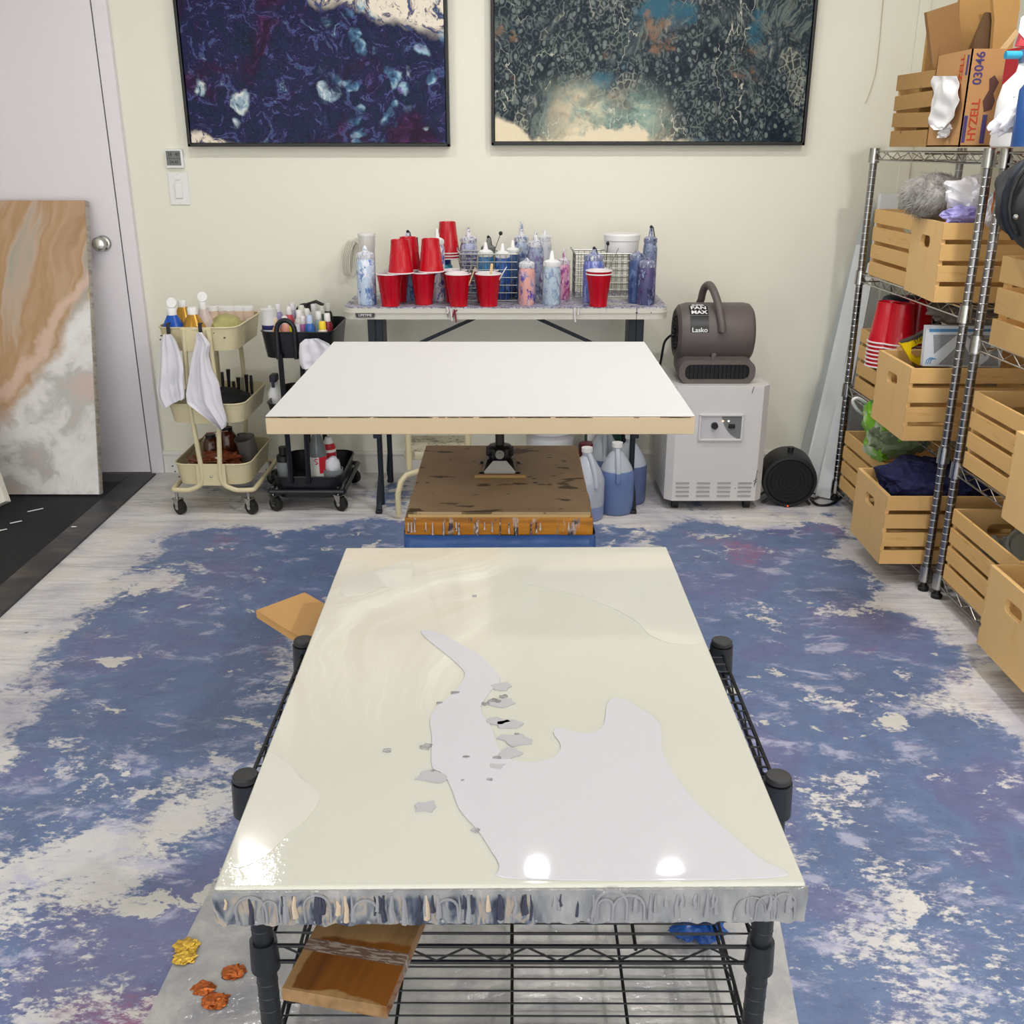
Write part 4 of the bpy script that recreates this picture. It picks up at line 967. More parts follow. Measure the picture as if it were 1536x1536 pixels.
curved_text('SUPER', .013, .03, M_white_plastic, 1.3, bold=.0004); curved_text('FAN', .025, .17, M_white_plastic, 1.30, bold=.0008); curved_text('MAX', .022, .36, M_white_plastic, 1.30, bold=.0008); curved_text('Lasko', .024, .93, M_white_plastic, 1.1, bold=.0003)
b = MB().grid(lambda u, v: lab(u, .47+v*.012, .0035), 2, 2, (0, .0005, 0)); b.build('label_line', M_zinc, lb_)
q0 = (fx0-.002-fcx, .02, zc_-.02)
MB().tube(smooth_poly([Vector(q0), Vector((q0[0]-.03, .03, zc_-.04)), Vector((q0[0]-.038, .05, .06)), Vector((q0[0]-.038, .08, .006))], 5)[:-5], .005, 8).build('power_cord', M_black, t)
# heater
p = atd(1186, 725, 3.84); r = 40.5/FPX*(3.84*math.cos(TH)+(H-p.z)*math.sin(TH))
t = thing('fan_heater', 'round black drum-shaped fan heater on the floor beside the purifier', 'heater', (p.x, 3.86, 0), math.radians(-8))
zc2 = p.z+.004
AXY = Matrix.Translation((0, 0, zc2)) @ Matrix.Rotation(PI/2, 4, 'X')
MB().lathe([(0, -.16), (r*.8, -.16), (r*.94, -.15), (r, -.13), (r, .0), (r*.97, .012), (r*.86, .014), (r*.84, .004), (0, .004)], seg=48, M=AXY).build('drum', simple('matte_black_enamel', '#17171a', .5), t)
b = MB().lathe([(0, .001), (r*.85, .001), (r*.85, .006), (0, .006)], seg=48, M=AXY)
for k in range(6): rr_ = r*(.12+.14*k); b.tube([(rr_*math.cos(a), -.008, zc2+rr_*math.sin(a)) for a in (2*PI*j/32 for j in range(32))], .0016, 6, closed=True)
b.build('front_grille', simple('soot_black', '#070809', .6), t)
MB().cyl((0, .05, zc2+r-.004), (0, .05, zc2+r+.016), .012).cyl((0, .05, zc2+r+.012), (0, .05, zc2+r+.02), .014).build('thermostat_knob', M_black, t)
for sx in (-1, 1):
    for yy in (.02, .12): MB().tube([(sx*r*.62, yy, zc2-r*.74), (sx*(r*.86), yy, .006)], .006, 8).build('leg', M_black, t)
MB().box((0, -.012, zc2-r*.93), (.03, .012, .012), .003).build('switch_base', M_black, t)
e = NT('red_pilot'); e.fin('#ff4020'); e.put(e.b.inputs['Emission Color'], e.ramp(e.noise(e.co(), 2), [(0, '#ff5020'), (1, '#ff3010')])); e.b.inputs['Emission Strength'].default_value = 4
MB().ball((0, -.02, zc2-r*.93), .0028, 2).build('indicator_lamp', e.m, t)
P = [at(px, py, .006) for px, py in ((1212, 742), (1222, 739), (1228, 744), (1222, 748), (1216, 747), (1226, 757), (1243, 757), (1256, 750), (1262, 741))]
tag(MB().tube(smooth_poly(P, 5)[:-5], .005, 8).build('power_cord', M_black), 'black power cord running along the floor behind the round heater', 'cord')

# ------------------------------------------------------------------ white boards leaning in the corner
M_lb = simple('white_laminate', '#dbdfe1', .4, var=.02); M_lb2 = simple('pale_grey_laminate', '#b9c0c2', .4, var=.03)
def lean(label, b0, b1, t0, t1, th, m, name='leaning_board', cat='board'):
    """b0,b1 bottom corners; t0,t1 top corners (world); thickness th away from the room centre"""
    b0, b1, t0, t1 = map(Vector, (b0, b1, t0, t1)); n = (b1-b0).cross(t0-b0).normalized()*th; c0 = (b0+b1)/2
    A = [b0-c0, b1-c0, t1-c0, t0-c0]; o = MB().hull3(A, [p+n for p in A]).build(name, m, None, c0, smooth=0); return tag(o, label, cat)
lean('pale grey board leftmost of the boards leaning in the back right corner', at(1196, 706, .004), at(1208, 724, .004), atd(1306, 300, WD-.03)+Vector((0, 0, 0)), atd(1312, 310, WD-.05), .012, M_lb2)
lean('wide white board leaning in the back corner behind the round heater', at(1205, 732, .004), at(1236, 744, .004), atd(1288, 368, WD-.10), atd(1302, 368, WD-.12), .014, M_lb)
lean('narrow white board leaning between the wide one and the metal shelf', at(1224, 744, .004), at(1246, 748, .004), atd(1303, 395, WD-.16), atd(1314, 395, WD-.18), .012, M_lb)
lean('tall white panel standing behind the metal shelf', (1.40, 4.06, .004), (1.56, 4.16, .004), atd(1318, 291, WD-.04), atd(1346, 291, WD-.04), .014, M_lb)
lean('tall narrow grey strip standing beside the white panel behind the shelf', (1.53, 4.18, .004), (1.60, 4.20, .004), atd(1338, 293, WD-.03), atd(1347, 301, WD-.03), .010, simple('grey_trim', '#7d8180', .5))

# ------------------------------------------------------------------ door side: mat, leaning painting
s = NT('ribbed_black_mat'); X, Y, Z = s.xyz()
rib = s.wave(s.co(), 60, .6, 2, 1, 'X'); cl = s.mix(s.noise(s.co(), 5, 6), '#0b0e15', '#151922'); cl = s.mix(s.step(s.noise(s.warp(s.co(), 3, .3, 3), 4, 6, .7), .66, .70), cl, '#33373f')
s.bump(rib, .7, .004); M_mat = s.fin(cl, .65)
t = thing('door_mat', 'black ribbed rubber-edged mat on the floor in front of the door', 'mat', (-2.25, 3.15, 0))
MB().box((-.06, -.0, .005), (1.205, 2.01, .008), .001).build('ribbed_field', M_mat, t)
s = NT('mat_rubber_border'); cl = s.ramp(s.noise(s.co((1, 2.5, 1)), 3, 6, .6), [(.3, '#22252a'), (.5, '#32343a'), (.6, '#4a443f'), (.75, '#5a5f66')]); M_bord = s.fin(cl, .45)
b = MB().prism([(.65, -1.12), (.65, 1.13), (.54, 1.13), (.54, -1.12)], 0, .009, bev=.003).prism([(.54, 1.13), (.54, 1.0), (-.66, 1.0), (-.66, 1.13)], 0, .009, bev=.003).prism([(.54, -1.12), (.54, -1.0), (-.66, -1.0), (-.66, -1.12)][::-1], 0, .009, bev=.003)
b.build('rubber_border', M_bord, t)
s = NT('mat_debris')
# leaning painting
PBx, PTy = at(148, 742, .012), None
pb = at(146, 742, .012); pt = atd(124, 300, WD-.085)
Lh = math.hypot(pt.y-pb.y, pt.z-pb.z); tilt = math.atan2(pt.y-pb.y, pt.z-pb.z); Wp = .98; thk = .034
t = thing('leaning_painting', 'tall poured painting in ochre, blush and white leaning against the door', 'painting', (pb.x-Wp/2+.012, pb.y+thk*0, .0115), 0)
s = NT('ochre_white_pour'); X, Y, Z = s.xyz()
wv = s.warp(s.co((1, 1, .8), None, (0, 0, 0)), 1.6, .55, 4); xz = s.xyz(wv)
dg_ = s.math('ADD', s.math('MULTIPLY', xz[0], 1.0), s.math('MULTIPLY', xz[2], -.18))
cmb = s.node('ShaderNodeCombineXYZ'); s.put(cmb.inputs[0], s.math('MULTIPLY', dg_, 3.2)); s.put(cmb.inputs[2], s.math('MULTIPLY', Z, .5))
n = s.noise(s.warp(cmb.outputs[0], 1.4, .4, 3), 1.3, 6, .5)
oc = s.ramp(n, [(.28, '#855d40'), (.38, '#a88462'), (.45, '#bd9e80'), (.5, '#b08c66'), (.55, '#bda896'), (.6, '#a3a095'), (.68, '#b8914f'), (.78, '#cfc0b0')])
n2 = s.noise(s.warp(s.co(None, None, (3, 0, 1)), 2.6, .5, 4), 2.6, 6, .6)
wh = s.ramp(n2, [(.36, '#c8b5ae'), (.43, '#b9b8b5'), (.49, '#dddad8'), (.56, '#e6e4e4'), (.62, '#cfcac6'), (.70, '#b08f80')])
brd = s.math('SUBTRACT', s.math('ADD', Z, s.math('MULTIPLY', s.math('SUBTRACT', s.noise(s.co(), 2.2, 5, .6), .5), .5)), s.math('ADD', .56, s.math('MULTIPLY', s.math('SUBTRACT', X, .3), 1.15)))
f = s.step(brd, .05, -.05)
cl = s.mix(f, oc, wh)
lnb = s.math('MULTIPLY', s.step(s.math('ABSOLUTE', s.math('SUBTRACT', brd, .10)), .06, .01), .85)
cl = s.mix(lnb, cl, '#d8b9a8')
M_op = s.fin(cl, .3)
RX = Matrix.Rotation(-tilt, 4, 'X')
MB().box((0, -.004, Lh/2), (Wp-.004, .006, Lh-.004), .002, None).build('painted_face', M_op, t)
s = NT('run_marked_edge'); M_oe = s.fin(s.ramp(s.noise(s.co((1, 1, 5)), 9, 4), [(.35, '#8f8c88'), (.5, '#b9b2a8'), (.65, '#9a8f84')]), .6)
MB().box((0, thk/2, Lh/2), (Wp, thk, Lh), .003).build('canvas_sides', M_oe, t)
t.rotation_euler = (-tilt, 0, 0)
# small white canvas corner at the left edge
p0 = at(18, 778, .012)
M_wc = simple('off_white_canvas', '#d8d5cc', .6)
o = MB().box((-.30, 0, .29), (.6, .035, .62), .003).build('small_canvas', M_wc, None, (p0.x-.01, p0.y+.01, .10)); o.rotation_euler = (-.40, -.42, 0)
tag(o, 'tilted white canvas of which one corner shows in front of the leaning painting', 'canvas')
for i, (px, py, l, lab_) in enumerate(((53, 765, .03, 'longest white paint chip on the black mat'), (24, 783, .022, 'middle white paint chip on the black mat'), (3, 795, .018, 'white paint chip on the black mat at the photo left edge'), (111, 790, .010, 'small round white paint chip nearest the mat border'))):
    p = at(px, py, .012); a = .7 if i < 3 else 0
    o = MB().box((0, 0, 0), (l*2, .008, .002), .0008).build('paint_chip', M_white_plastic, None, (p.x, p.y, .012)); o.rotation_euler = (0, 0, a); tag(o, lab_, 'paint chip', 'dried paint chips on the black mat')
# ------------------------------------------------------------------ rolling carts
M_crm = simple('cream_enamel', '#cfc4a0', .38, var=.04); M_chip = simple('chipped_enamel', '#3b3630', .6)
M_blk = simple('black_enamel', '#14161c', .32, var=.1)
def tray(w_, l_, h_, m, parent, z, name='tray', taper=.012):
    """open tray with rounded corners, rolled rim; origin centre"""
    b = MB(); r = .05; o1 = rrect(w_, l_, r, 6); o0 = rrect(w_-2*taper, l_-2*taper, r, 6); i1 = rrect(w_-.004, l_-.004, r-.002, 6); i0 = rrect(w_-2*taper-.004, l_-2*taper-.004, r-.002, 6)
    n = len(o1); V = lambda P, zz: [b.b.verts.new((x, y, zz)) for x, y in P]
    A, B_, Ci, Di = V(o0, z-h_), V(o1, z), V(i1, z), V(i0, z-h_+.003)
    for P, Q in ((A, B_), (B_, Ci), (Ci, Di)):
        for k in range(n): b.b.faces.new((P[k], P[(k+1) % n], Q[(k+1) % n], Q[k]))
    b.b.faces.new(A[::-1]); b.b.faces.new(Di)
    b.tube([(x, y, z) for x, y in o1], .0035, 6, closed=True)
    return b.build(name, m, parent)
def caster(x, y, parent, ang=1.0, r=.030):
    R = Matrix.Translation((x, y, 0)) @ Matrix.Rotation(ang, 4, 'Z')
    def tr(b_, m_, nm, par):
        bmesh.ops.transform(b_.b, matrix=R, verts=b_.b.verts); return b_.build(nm, m_, par)
    o = tr(MB().lathe([(0, -.012), (r*.8, -.012), (r, -.009), (r, .009), (r*.8, .012), (0, .012)], (0, 0, r), 24, Matrix.Rotation(PI/2, 4, 'Y')), M_foot, 'caster', parent)
    b = MB().cyl((0, .012, r*2+.002), (0, .012, r*2+.040), .007).box((0, .010, r*2+.004), (.030, .036, .006), .002)
    for s_ in (-1, 1): b.prism([(-.008, 0), (.026, 0), (.008, -.034), (-.006, -.036)], -.001, .001, Matrix.Translation((s_*.014, 0, r*2+.006)) @ Matrix.Rotation(PI/2, 4, 'Z') @ Matrix.Rotation(PI/2, 4, 'X'))
    b.cyl((-.017, 0, r), (.017, 0, r), .009)
    tr(b, M_chr, 'caster_fork', o); return o
def utility_cart(name, label, cx_, cy_, w_, l_, tops, hs, m, pair=.045, rz=0, arch=False, tube=.0095):
    t = thing(name, label, 'rolling cart', (cx_, cy_, 0), rz)
    for z, h_ in zip(tops, hs): tray(w_, l_, h_, m, t, z)
    zt, zb = tops[0], .105
    for sy in (-1, 1):
        y = sy*(l_/2+.004)
        if not arch:
            for sx in (-1, 1):
                x = sx*pair
                pts = [(x, y, zt-.004), (x*1.25, y, zt-.25), (x*.95, y, .28), (x*.75, y, .16), (sx*.045, y, .125), (sx*.09, y, zb), (sx*(w_/2-.03), y, zb), (sx*(w_/2+.004), y*.985, zb), (sx*(w_/2+.012), y*.93, zb), (sx*(w_/2+.012), 0, zb)]
                P = [Vector(p) for p in pts]; Q = []
                for i in range(len(P)-1):
                    for k in range(6): Q.append(P[i].lerp(P[i+1], k/6))
                Q.append(P[-1])
                for _ in range(6): Q = [Q[0]]+[(Q[i-1]+Q[i]*2+Q[i+1])/4 for i in range(1, len(Q)-1)]+[Q[-1]]
                MB().tube(Q, tube, 10).build('frame_tube', m, t)
            fw_ = pair*1.35
            for z, h_ in zip(tops, hs):
                k_ = MB().box((0, y+sy*.001, z-h_/2+.002), (fw_*1.9, .004, h_+.004), .0015).build('tray_bracket', m, t)
                MB().ball((0, y+sy*.005, z-h_*.55), .0055, 2, (1, .5, 1)).build('bolt', M_chr, k_)
            MB().box((0, y, zt-.002), (.03, .010, .012), .003).build('rim_clip', m, t)
        else:
            R = .034; xs = -.07
            pts = [(xs, y, zt+.0-.10), (xs, y, zt+.0)]+[(xs+R-R*math.cos(a), y, zt+.008+R*1.15*math.sin(a)) for a in (PI*k/10 for k in range(11))]+[(xs+2*R, y, zt), (xs+2*R, y, zt-.1)]
            MB().tube(pts, .0095, 10).build('arch_handle', m, t)
            MB().tube([(xs+.006, y, zt-.08), (xs+.008, y, .4), (xs+.01, y, .12)], .0105, 8).tube([(xs+.09, y, zt-.08), (xs+.085, y, .4), (xs+.08, y, .12)], .0105, 8).build('frame_tube', m, t)
            MB().tube([(-w_/2-.01, y, .085), (w_/2+.01, y, .085)], .010, 8).build('base_rail', m, t)
    if arch:
        for sx in (-1, 1): MB().tube([(sx*(w_/2+.01), -l_/2, .085), (sx*(w_/2+.01), l_/2, .085)], .010, 8).build('base_rail', m, t)
    for sx in (-1, 1):
        for sy in (-1, 1): caster(sx*(w_/2-.008), sy*(l_/2-.01), t)
    return t
zc1 = atd(290, 492, 3.76).z; zc2_ = atd(290, 607, 3.76).z; zc3 = atd(290, 697, 3.76).z
cxa = (atd(233, 490, 3.76).x+atd(354, 490, 3.76).x)/2; cwa = atd(354, 490, 3.76).x-atd(233, 490, 3.76).x
CW1 = cwa; CL1 = .40; CY1 = 3.76+CL1/2
c1 = utility_cart('utility_cart', 'cream enamel three-tray rolling cart with white rags hanging on its front', cxa, CY1, CW1, CL1, [zc1, zc2_, zc3], [.088, .075, .085], M_crm)
b = MB()
for px, py in ((321, 497), (320, 500), (336, 507), (241, 504), (240, 510), (262, 708), (258, 700), (268, 716)):
    p = atd(px, py, 3.757); b.ball((p.x-cxa, -CL1/2+.004, p.z), .004, 1, (1.2, .6, .8))
b.build('enamel_chips', M_chip, c1)
b = MB().tube([(-.11, -.15, zc3+.012), (-.04, -.16, zc3-.004), (.05, -.15, zc3-.002)], .003, 6).tube([(-.11, -.15, zc3+.012), (-.08, .05, zc3+.06), (.0, .08, zc3+.06)], .002, 6)
tag(b.build('copper_wire_rack', simple('copper_wire', '#9a6a55', .3, .8), None, (cxa, CY1, 0)), 'thin copper wire rack lying in the lowest tray of the cream cart', 'rack')
# rags
M_rag = simple('white_terry', '#dcdae2', .9, var=.04, scale=60, bump=.5, bscale=500)
def rag(name, hook, outline, y, label, m=M_rag, seed=0, amp=.012, group='white rags hanging on the carts'):
    """outline in picture points, top to bottom rows of (left,right,y)"""
    t = thing(name, label, 'rag', hook, 0, group); H0 = Vector(hook)
    def f(u, v):
        k = v*(len(outline)-1); i = min(int(k), len(outline)-2); fr_ = k-i
        l = outline[i][0]*(1-fr_)+outline[i+1][0]*fr_; r = outline[i][1]*(1-fr_)+outline[i+1][1]*fr_
        yl = outline[i][2]*(1-fr_)+outline[i+1][2]*fr_; yr = outline[i][3]*(1-fr_)+outline[i+1][3]*fr_
        px = l+(r-l)*u; py = yl+(yr-yl)*u
        p = atd(px, py, y); a = amp*(.3+v*.9)
        dy = a*math.sin(u*9+seed+v*1.5)+a*.6*math.sin(u*19+seed*2-v*2)+a*.5*mnoise.noise(Vector((u*4, v*5, seed)))
        return p-H0+Vector((0, dy-.012, 0))
    MB().grid(f, 28, 34, (0, .005, 0)).build('cloth', m, t, smooth=70)
    return t
rag('hanging_rag', atd(252, 505, 3.742), [(246, 258, 501, 501), (241, 265, 512, 510), (239, 272, 535, 528), (237, 277, 560, 550), (235, 276, 585, 570), (237, 279, 597, 588), (245, 279, 612, 596)], 3.735, 'white rag hanging nearest the door on the front of the cream cart', seed=1)
rag('hanging_rag', atd(300, 500, 3.742), [(296, 303, 498, 498), (294, 316, 516, 516), (289, 313, 540, 532), (285, 318, 565, 555), (281, 328, 590, 575), (283, 333, 604, 605), (312, 340, 625, 630), (333, 339, 642, 640)], 3.735, 'longer white rag hanging at the middle of the cream cart front', seed=4)
for px, l in ((252, 'left'), (300, 'right')):
    p = atd(px, 491, 3.752)
    o = MB().box((0, 0, -.005), (.014, .006, .04), .002).box((0, .008, .013), (.014, .02, .005), .001).build('rag_hook', M_black, None, p); tag(o, 'black hook over the cream cart rim holding the %s rag' % ('door-side' if l == 'left' else 'longer'), 'hook')
# things on the cream cart
zt0 = zc1-.085
def lathe_thing(name, label, cat, loc, parts, group=None):
    t = thing(name, label, cat, loc, 0, group)
    for pn, prof, m in parts: MB().lathe(prof, seg=24).build(pn, m, t)
    return t
M_bl = simple('ultramarine_paint', '#0f4fae', .25); M_go = simple('gold_paint', '#b98a35', .25, .5)
def cone_bottle(px, pybase, pytop, y, rb, m, label, flip=False):
    p = atd(px, 480, y); zt = atd(px, pytop, y).z; zs_ = zt0+.004
    hh = zt-zs_
    t = thing('paint_bottle', label, 'bottle', (p.x, y, zs_), 0, 'paint bottles on the cream cart')
    MB().lathe([(0, 0), (rb, 0), (rb, hh-.078), (rb*.93, hh-.068), (rb*.40, hh-.024), (0, hh-.024)]).build('body', m, t)
    MB().lathe([(0, hh-.026), (rb*.42, hh-.026), (rb*.42, hh-.004), (rb*.36, hh), (0, hh)]).build('cap', M_white_plastic, t)
    if flip: MB().lathe([(0, 0), (.019, 0), (.019, .005), (0, .005)], (0, .012, hh+.018), 20, Matrix.Rotation(PI/2-.25, 4, 'X')).build('flip_lid', M_white_plastic, t)
cone_bottle(259, 486, 462, 3.82, .043, M_bl, 'bright blue paint bottle with an open white flip cap at the cream cart corner', True)
cone_bottle(290, 486, 461, 3.82, .045, M_go, 'front gold paint bottle with white cap on the cream cart')
cone_bottle(276, 470, 450, 3.92, .04, M_go, 'gold paint bottle behind the blue one on the cream cart')
cone_bottle(306, 480, 453, 3.90, .035, simple('pink_grey_paint', '#c9b9b6', .3), 'pale pink bottle with an open white cap behind the front gold bottle', True)
for i, (px, y, l) in enumerate(((317, 3.98, 'first'), (330, 4.06, 'second'), (343, 4.08, 'third'), (357, 4.10, 'fourth'), (371, 4.11, 'last, at the far corner'))):
    p = atd(px, 470, y); hz_ = atd(px, 459, y).z-zt0-.004
    lathe_thing('paint_jar', 'white-lidded paint jar in the cream cart rear row, %s from the gold bottles' % l if i < 4 else 'white-lidded paint jar at the far corner of the cream cart', 'jar', (p.x, y, zt0+.004), [('jar_body', [(0, 0), (.027, 0), (.027, hz_-.015), (0, hz_-.015)], simple('jar_peach', '#d8c0ae', .3)), ('lid', [(0, hz_-.017), (.028, hz_-.017), (.028, hz_-.001), (.026, hz_), (0, hz_)], M_white_plastic)], 'white-lidded jars on the cream cart')
o = blob('sponge_pad', simple('mossy_green_foam', '#a9a46c', .8, var=.2, scale=40, bump=.5), (cxa+.055, 3.96, zt0+.052), (.075, .10, .05), .2, 3, 3, 3, flat=-.85); tag(o, 'yellow-green crumpled pad lying among the jars on the cream cart', 'pad')
# middle tray brushes
b = MB(); rr = random.Random(4)
o = blob('dark_tool_bag', simple('black_cloth', '#101218', .7, bump=.3), (cxa+.02, 3.95, zc2_-.032), (.105, .15, .045), .15, 3, 3, 4, flat=-.8); tag(o, 'black cloth bag filling the middle tray of the cream cart', 'bag')
for k in range(7):
    px = (333, 342, 350, 357, 363, 369, 376)[k]; pt_ = (558, 554, 572, 566, 566, 562, 563)[k]; y = 4.02+.02*(k % 3)
    zb_ = zc2_-.02; a = atd(px+2, 590, y); c = atd(px, pt_, y)
    base = Vector((a.x, y, zb_)); b = MB().tube([(0, 0, 0), tuple((c-base)*.6), tuple(c-base)], .006, 8, rad=[.005, .007, .009 if k % 2 else .006])
    o = b.build('tool_handle', M_black if k != 4 else simple('pale_handle', '#8c8a7c', .5), None, base)
    tag(o, ['black tool handle leaning toward the rags in the middle tray of the cream cart', 'tallest black tool handle in the middle tray of the cream cart', 'short black tool handle between the tall one and the pale one in the cream cart', 'black tool handle just beside the pale handle in the cream cart middle tray', 'thin pale tool handle in the cream cart middle tray', 'black tool handle just past the pale handle in the cream cart', 'black tool handle nearest the black cart in the cream cart middle tray'][k], 'tool', 'tool handles in the middle tray of the cream cart')
# bottom tray: amber glass and scraps
M_amb = simple('amber_glass', '#4f2413', .15, var=.5, scale=25, coat=.4)
for i, (dx, y, r, hh, l) in enumerate(((-.07, 4.02, .034, .13, 'nearest the door in'), (-.01, 4.06, .036, .15, 'in the middle of'), (.05, 4.06, .032, .12, 'beside the clear tumbler in'))):
    lathe_thing('amber_jar', 'amber glass jar %s the lowest tray of the cream cart' % l, 'jar', (cxa+dx, y, zc3-.078), [('jar_body', [(0, 0), (r, 0), (r, hh*.75), (r*.6, hh*.9), (0, hh*.9)], M_amb), ('lid', [(0, hh*.88), (r*.62, hh*.88), (r*.62, hh), (0, hh)], M_black)], 'amber jars in the cream cart')
o = blob('amber_resin_scraps', simple('amber_scraps', '#6a3014', .35, var=.7, scale=45, bump=.8), (cxa-.01, 3.87, zc3-.03), (.10, .075, .045), .4, 4, 7, 4, flat=-.6, fine=.2, smooth=20); tag(o, 'heap of rust-brown resin scraps in the lowest tray of the cream cart', 'scraps', kind='stuff')
o = lathe_thing('clear_tumbler', 'hazy clear tumbler lying tilted in the lowest tray of the cream cart', 'cup', (cxa+.105, 3.98, zc3-.062), [('cup_wall', [(0, 0), (.036, 0), (.042, .12), (.040, .12), (.034, .004), (0, .004)], simple('hazy_plastic', '#8a8583', .15, var=.1, trans=.5))]); o.rotation_euler = (.2, -.15, 0)
o = lathe_thing('stopper', 'small white cap on the resin scraps in the cream cart', 'stopper', (cxa+.012, 3.83, zc3-.008), [('cap_body', [(0, 0), (.016, 0), (.015, .02), (0, .02)], M_white_plastic)])

# black cart
kx0, kx1 = atd(388, 498, 3.80).x, atd(498, 498, 3.80).x; KW = kx1-kx0; kcx = (kx0+kx1)/2
zk1 = atd(440, 499, 3.80).z; zk3 = atd(460, 716, 3.80).z
k1 = utility_cart('utility_cart', 'black rolling cart crowded with small paint bottles beside the cream cart', kcx, 3.80+.19, KW, .38, [zk1, zc2_-.01, zk3], [.10, .07, .09], M_blk, arch=True)
rag('hanging_rag', atd(468, 512, 3.775), [(458, 478, 508, 507), (450, 494, 515, 514), (449, 502, 530, 523), (450, 506, 545, 535), (454, 505, 552, 548)], 3.775, 'white rag draped over the front corner of the black cart', seed=2, amp=.009)
zk0 = zk1-.096
t = lathe_thing('paper_tumbler', 'white speckled tumbler with a navy band at the black cart near corner', 'tumbler', (atd(404, 480, 3.87).x, 3.87, zk0), [('cup_wall', [(0, 0), (.026, 0), (.029, .105), (0, .105)], simple('white_speckled_cup', '#d8d7da', .5, var=.06, scale=120)), ('cup_band', [(.0285, .098), (.0296, .100), (.0300, .115), (.029, .116)], simple('navy_band', '#272d66', .5))])
MB().lathe([(.029, .105), (.0315, .172), (.0325, .174), (.0295, .174), (.0275, .11), (0, .11)], seg=24).build('cup_rim', M_white_plastic, t)
tag(t, 'white speckled tumbler with a navy band at the black cart near corner', 'tumbler')
KB = [ # px, top py, y, r, colour, cap colour, what
 (412, 477, 3.86, .019, '#d9a26b', '#d9c0a4', 'orange-tan bottle with peach cap beside the speckled tumbler'),
 (427, 474, 3.90, .019, '#d99a86', '#e0d8d6', 'salmon pink bottle with white cap behind the black arch handle'),
 (437, 488, 3.84, .017, '#c9c53a', '#d6d22a', 'lime yellow bottle seen through the black arch handle'),
 (445, 487, 3.84, .017, '#9aa0a8', '#d0d2d6', 'grey bottle seen through the black arch handle'),
 (434, 460, 3.99, .020, '#c2485a', '#e4e0e0', 'crimson bottle with white cap in the black cart middle row'),
 (449, 465, 3.95, .020, '#d8d4d4', '#e8e6e6', 'all-white bottle in the middle row of the black cart'),
 (461, 463, 4.00, .019, '#c88fa8', '#e4e2e2', 'rose bottle with white cap in the middle of the black cart'),
 (454, 474, 3.89, .018, '#b06aa0', '#e2dede', 'mauve bottle with white cap in the front part of the black cart'),
 (464, 473, 3.86, .020, '#2a5ea8', '#b8c8e4', 'blue bottle with pale blue cap at the front of the black cart'),
 (478, 467, 3.93, .019, '#8aa0a6', '#e4e4e2', 'grey-teal bottle with white cap in the black cart'),
 (483, 482, 3.85, .022, '#e0d2c0', '#efd22c', 'round jar with bright yellow lid at the front of the black cart'),
 (491, 470, 3.90, .020, '#8c2434', '#e6e2e2', 'dark red bottle with white cap near the black cart far corner'),
 (418, 456, 4.08, .019, '#8d88b8', '#e2e0e6', 'lavender bottle with white cap in the black cart back row'),
 (406, 459, 4.10, .018, '#d8d4cc', '#e6e4e0', 'ivory bottle in the back row of the black cart nearest the cream cart'),
 (440, 454, 4.12, .019, '#9a98b4', '#dcdbe4', 'grey-violet bottle in the back row of the black cart'),
 (453, 458, 4.08, .020, '#cfc8bc', '#e0e0d4', 'beige bottle with cream cap in the back row of the black cart'),
 (472, 456, 4.10, .020, '#c4c4c2', '#dedede', 'light grey bottle with a black neck in the back row of the black cart'),
 (484, 459, 4.04, .017, '#3a4a40', '#d4d4cc', 'dark green bottle with a white splashed cap at the black cart back corner'),
 (493, 455, 4.10, .018, '#2b3030', '#d8d6d0', 'black bottle with white cap at the far back corner of the black cart')]
for i, (px, pt_, y, r, c, cc_, lab_) in enumerate(KB):
    p = atd(px, 480, y); hh = atd(px, pt_, y).z-zk0
    lathe_thing('paint_bottle', lab_, 'bottle', (p.x, y, zk0), [('body', [(0, 0), (r, 0), (r, hh-.052), (r*.8, hh-.036), (r*.5, hh-.028), (0, hh-.028)], simple('acrylic_%s' % c[1:], c, .3)), ('cap', [(0, hh-.03), (r*.62, hh-.03), (r*.60, hh-.004), (r*.52, hh), (0, hh)], simple('cap_%s' % cc_[1:], cc_, .35))], 'small paint bottles in the black cart')
o = MB().tube([(0, 0, 0), (.02, 0, .09), (.055, 0, .10), (.085, .0, .085)], .007, 8).build('black_tool', M_black, None, (atd(455, 470, 4.13).x, 4.13, zk1-.03)); tag(o, 'bent black tool lying across the back row of the black cart', 'tool')
# middle tray of the black cart
t = lathe_thing('sprayer_bottle', 'white bottle with a dark trigger head in the middle tray of the black cart', 'bottle', (atd(413, 585, 3.93).x, 3.93, zc2_-.075), [('body', [(0, 0), (.030, 0), (.030, .08), (.012, .12), (.012, .13), (0, .13)], M_white_plastic)])
MB().box((0, -.006, .145), (.028, .055, .03), .006).box((0, -.03, .125), (.012, .01, .03), .002).build('trigger_head', M_dk, t)
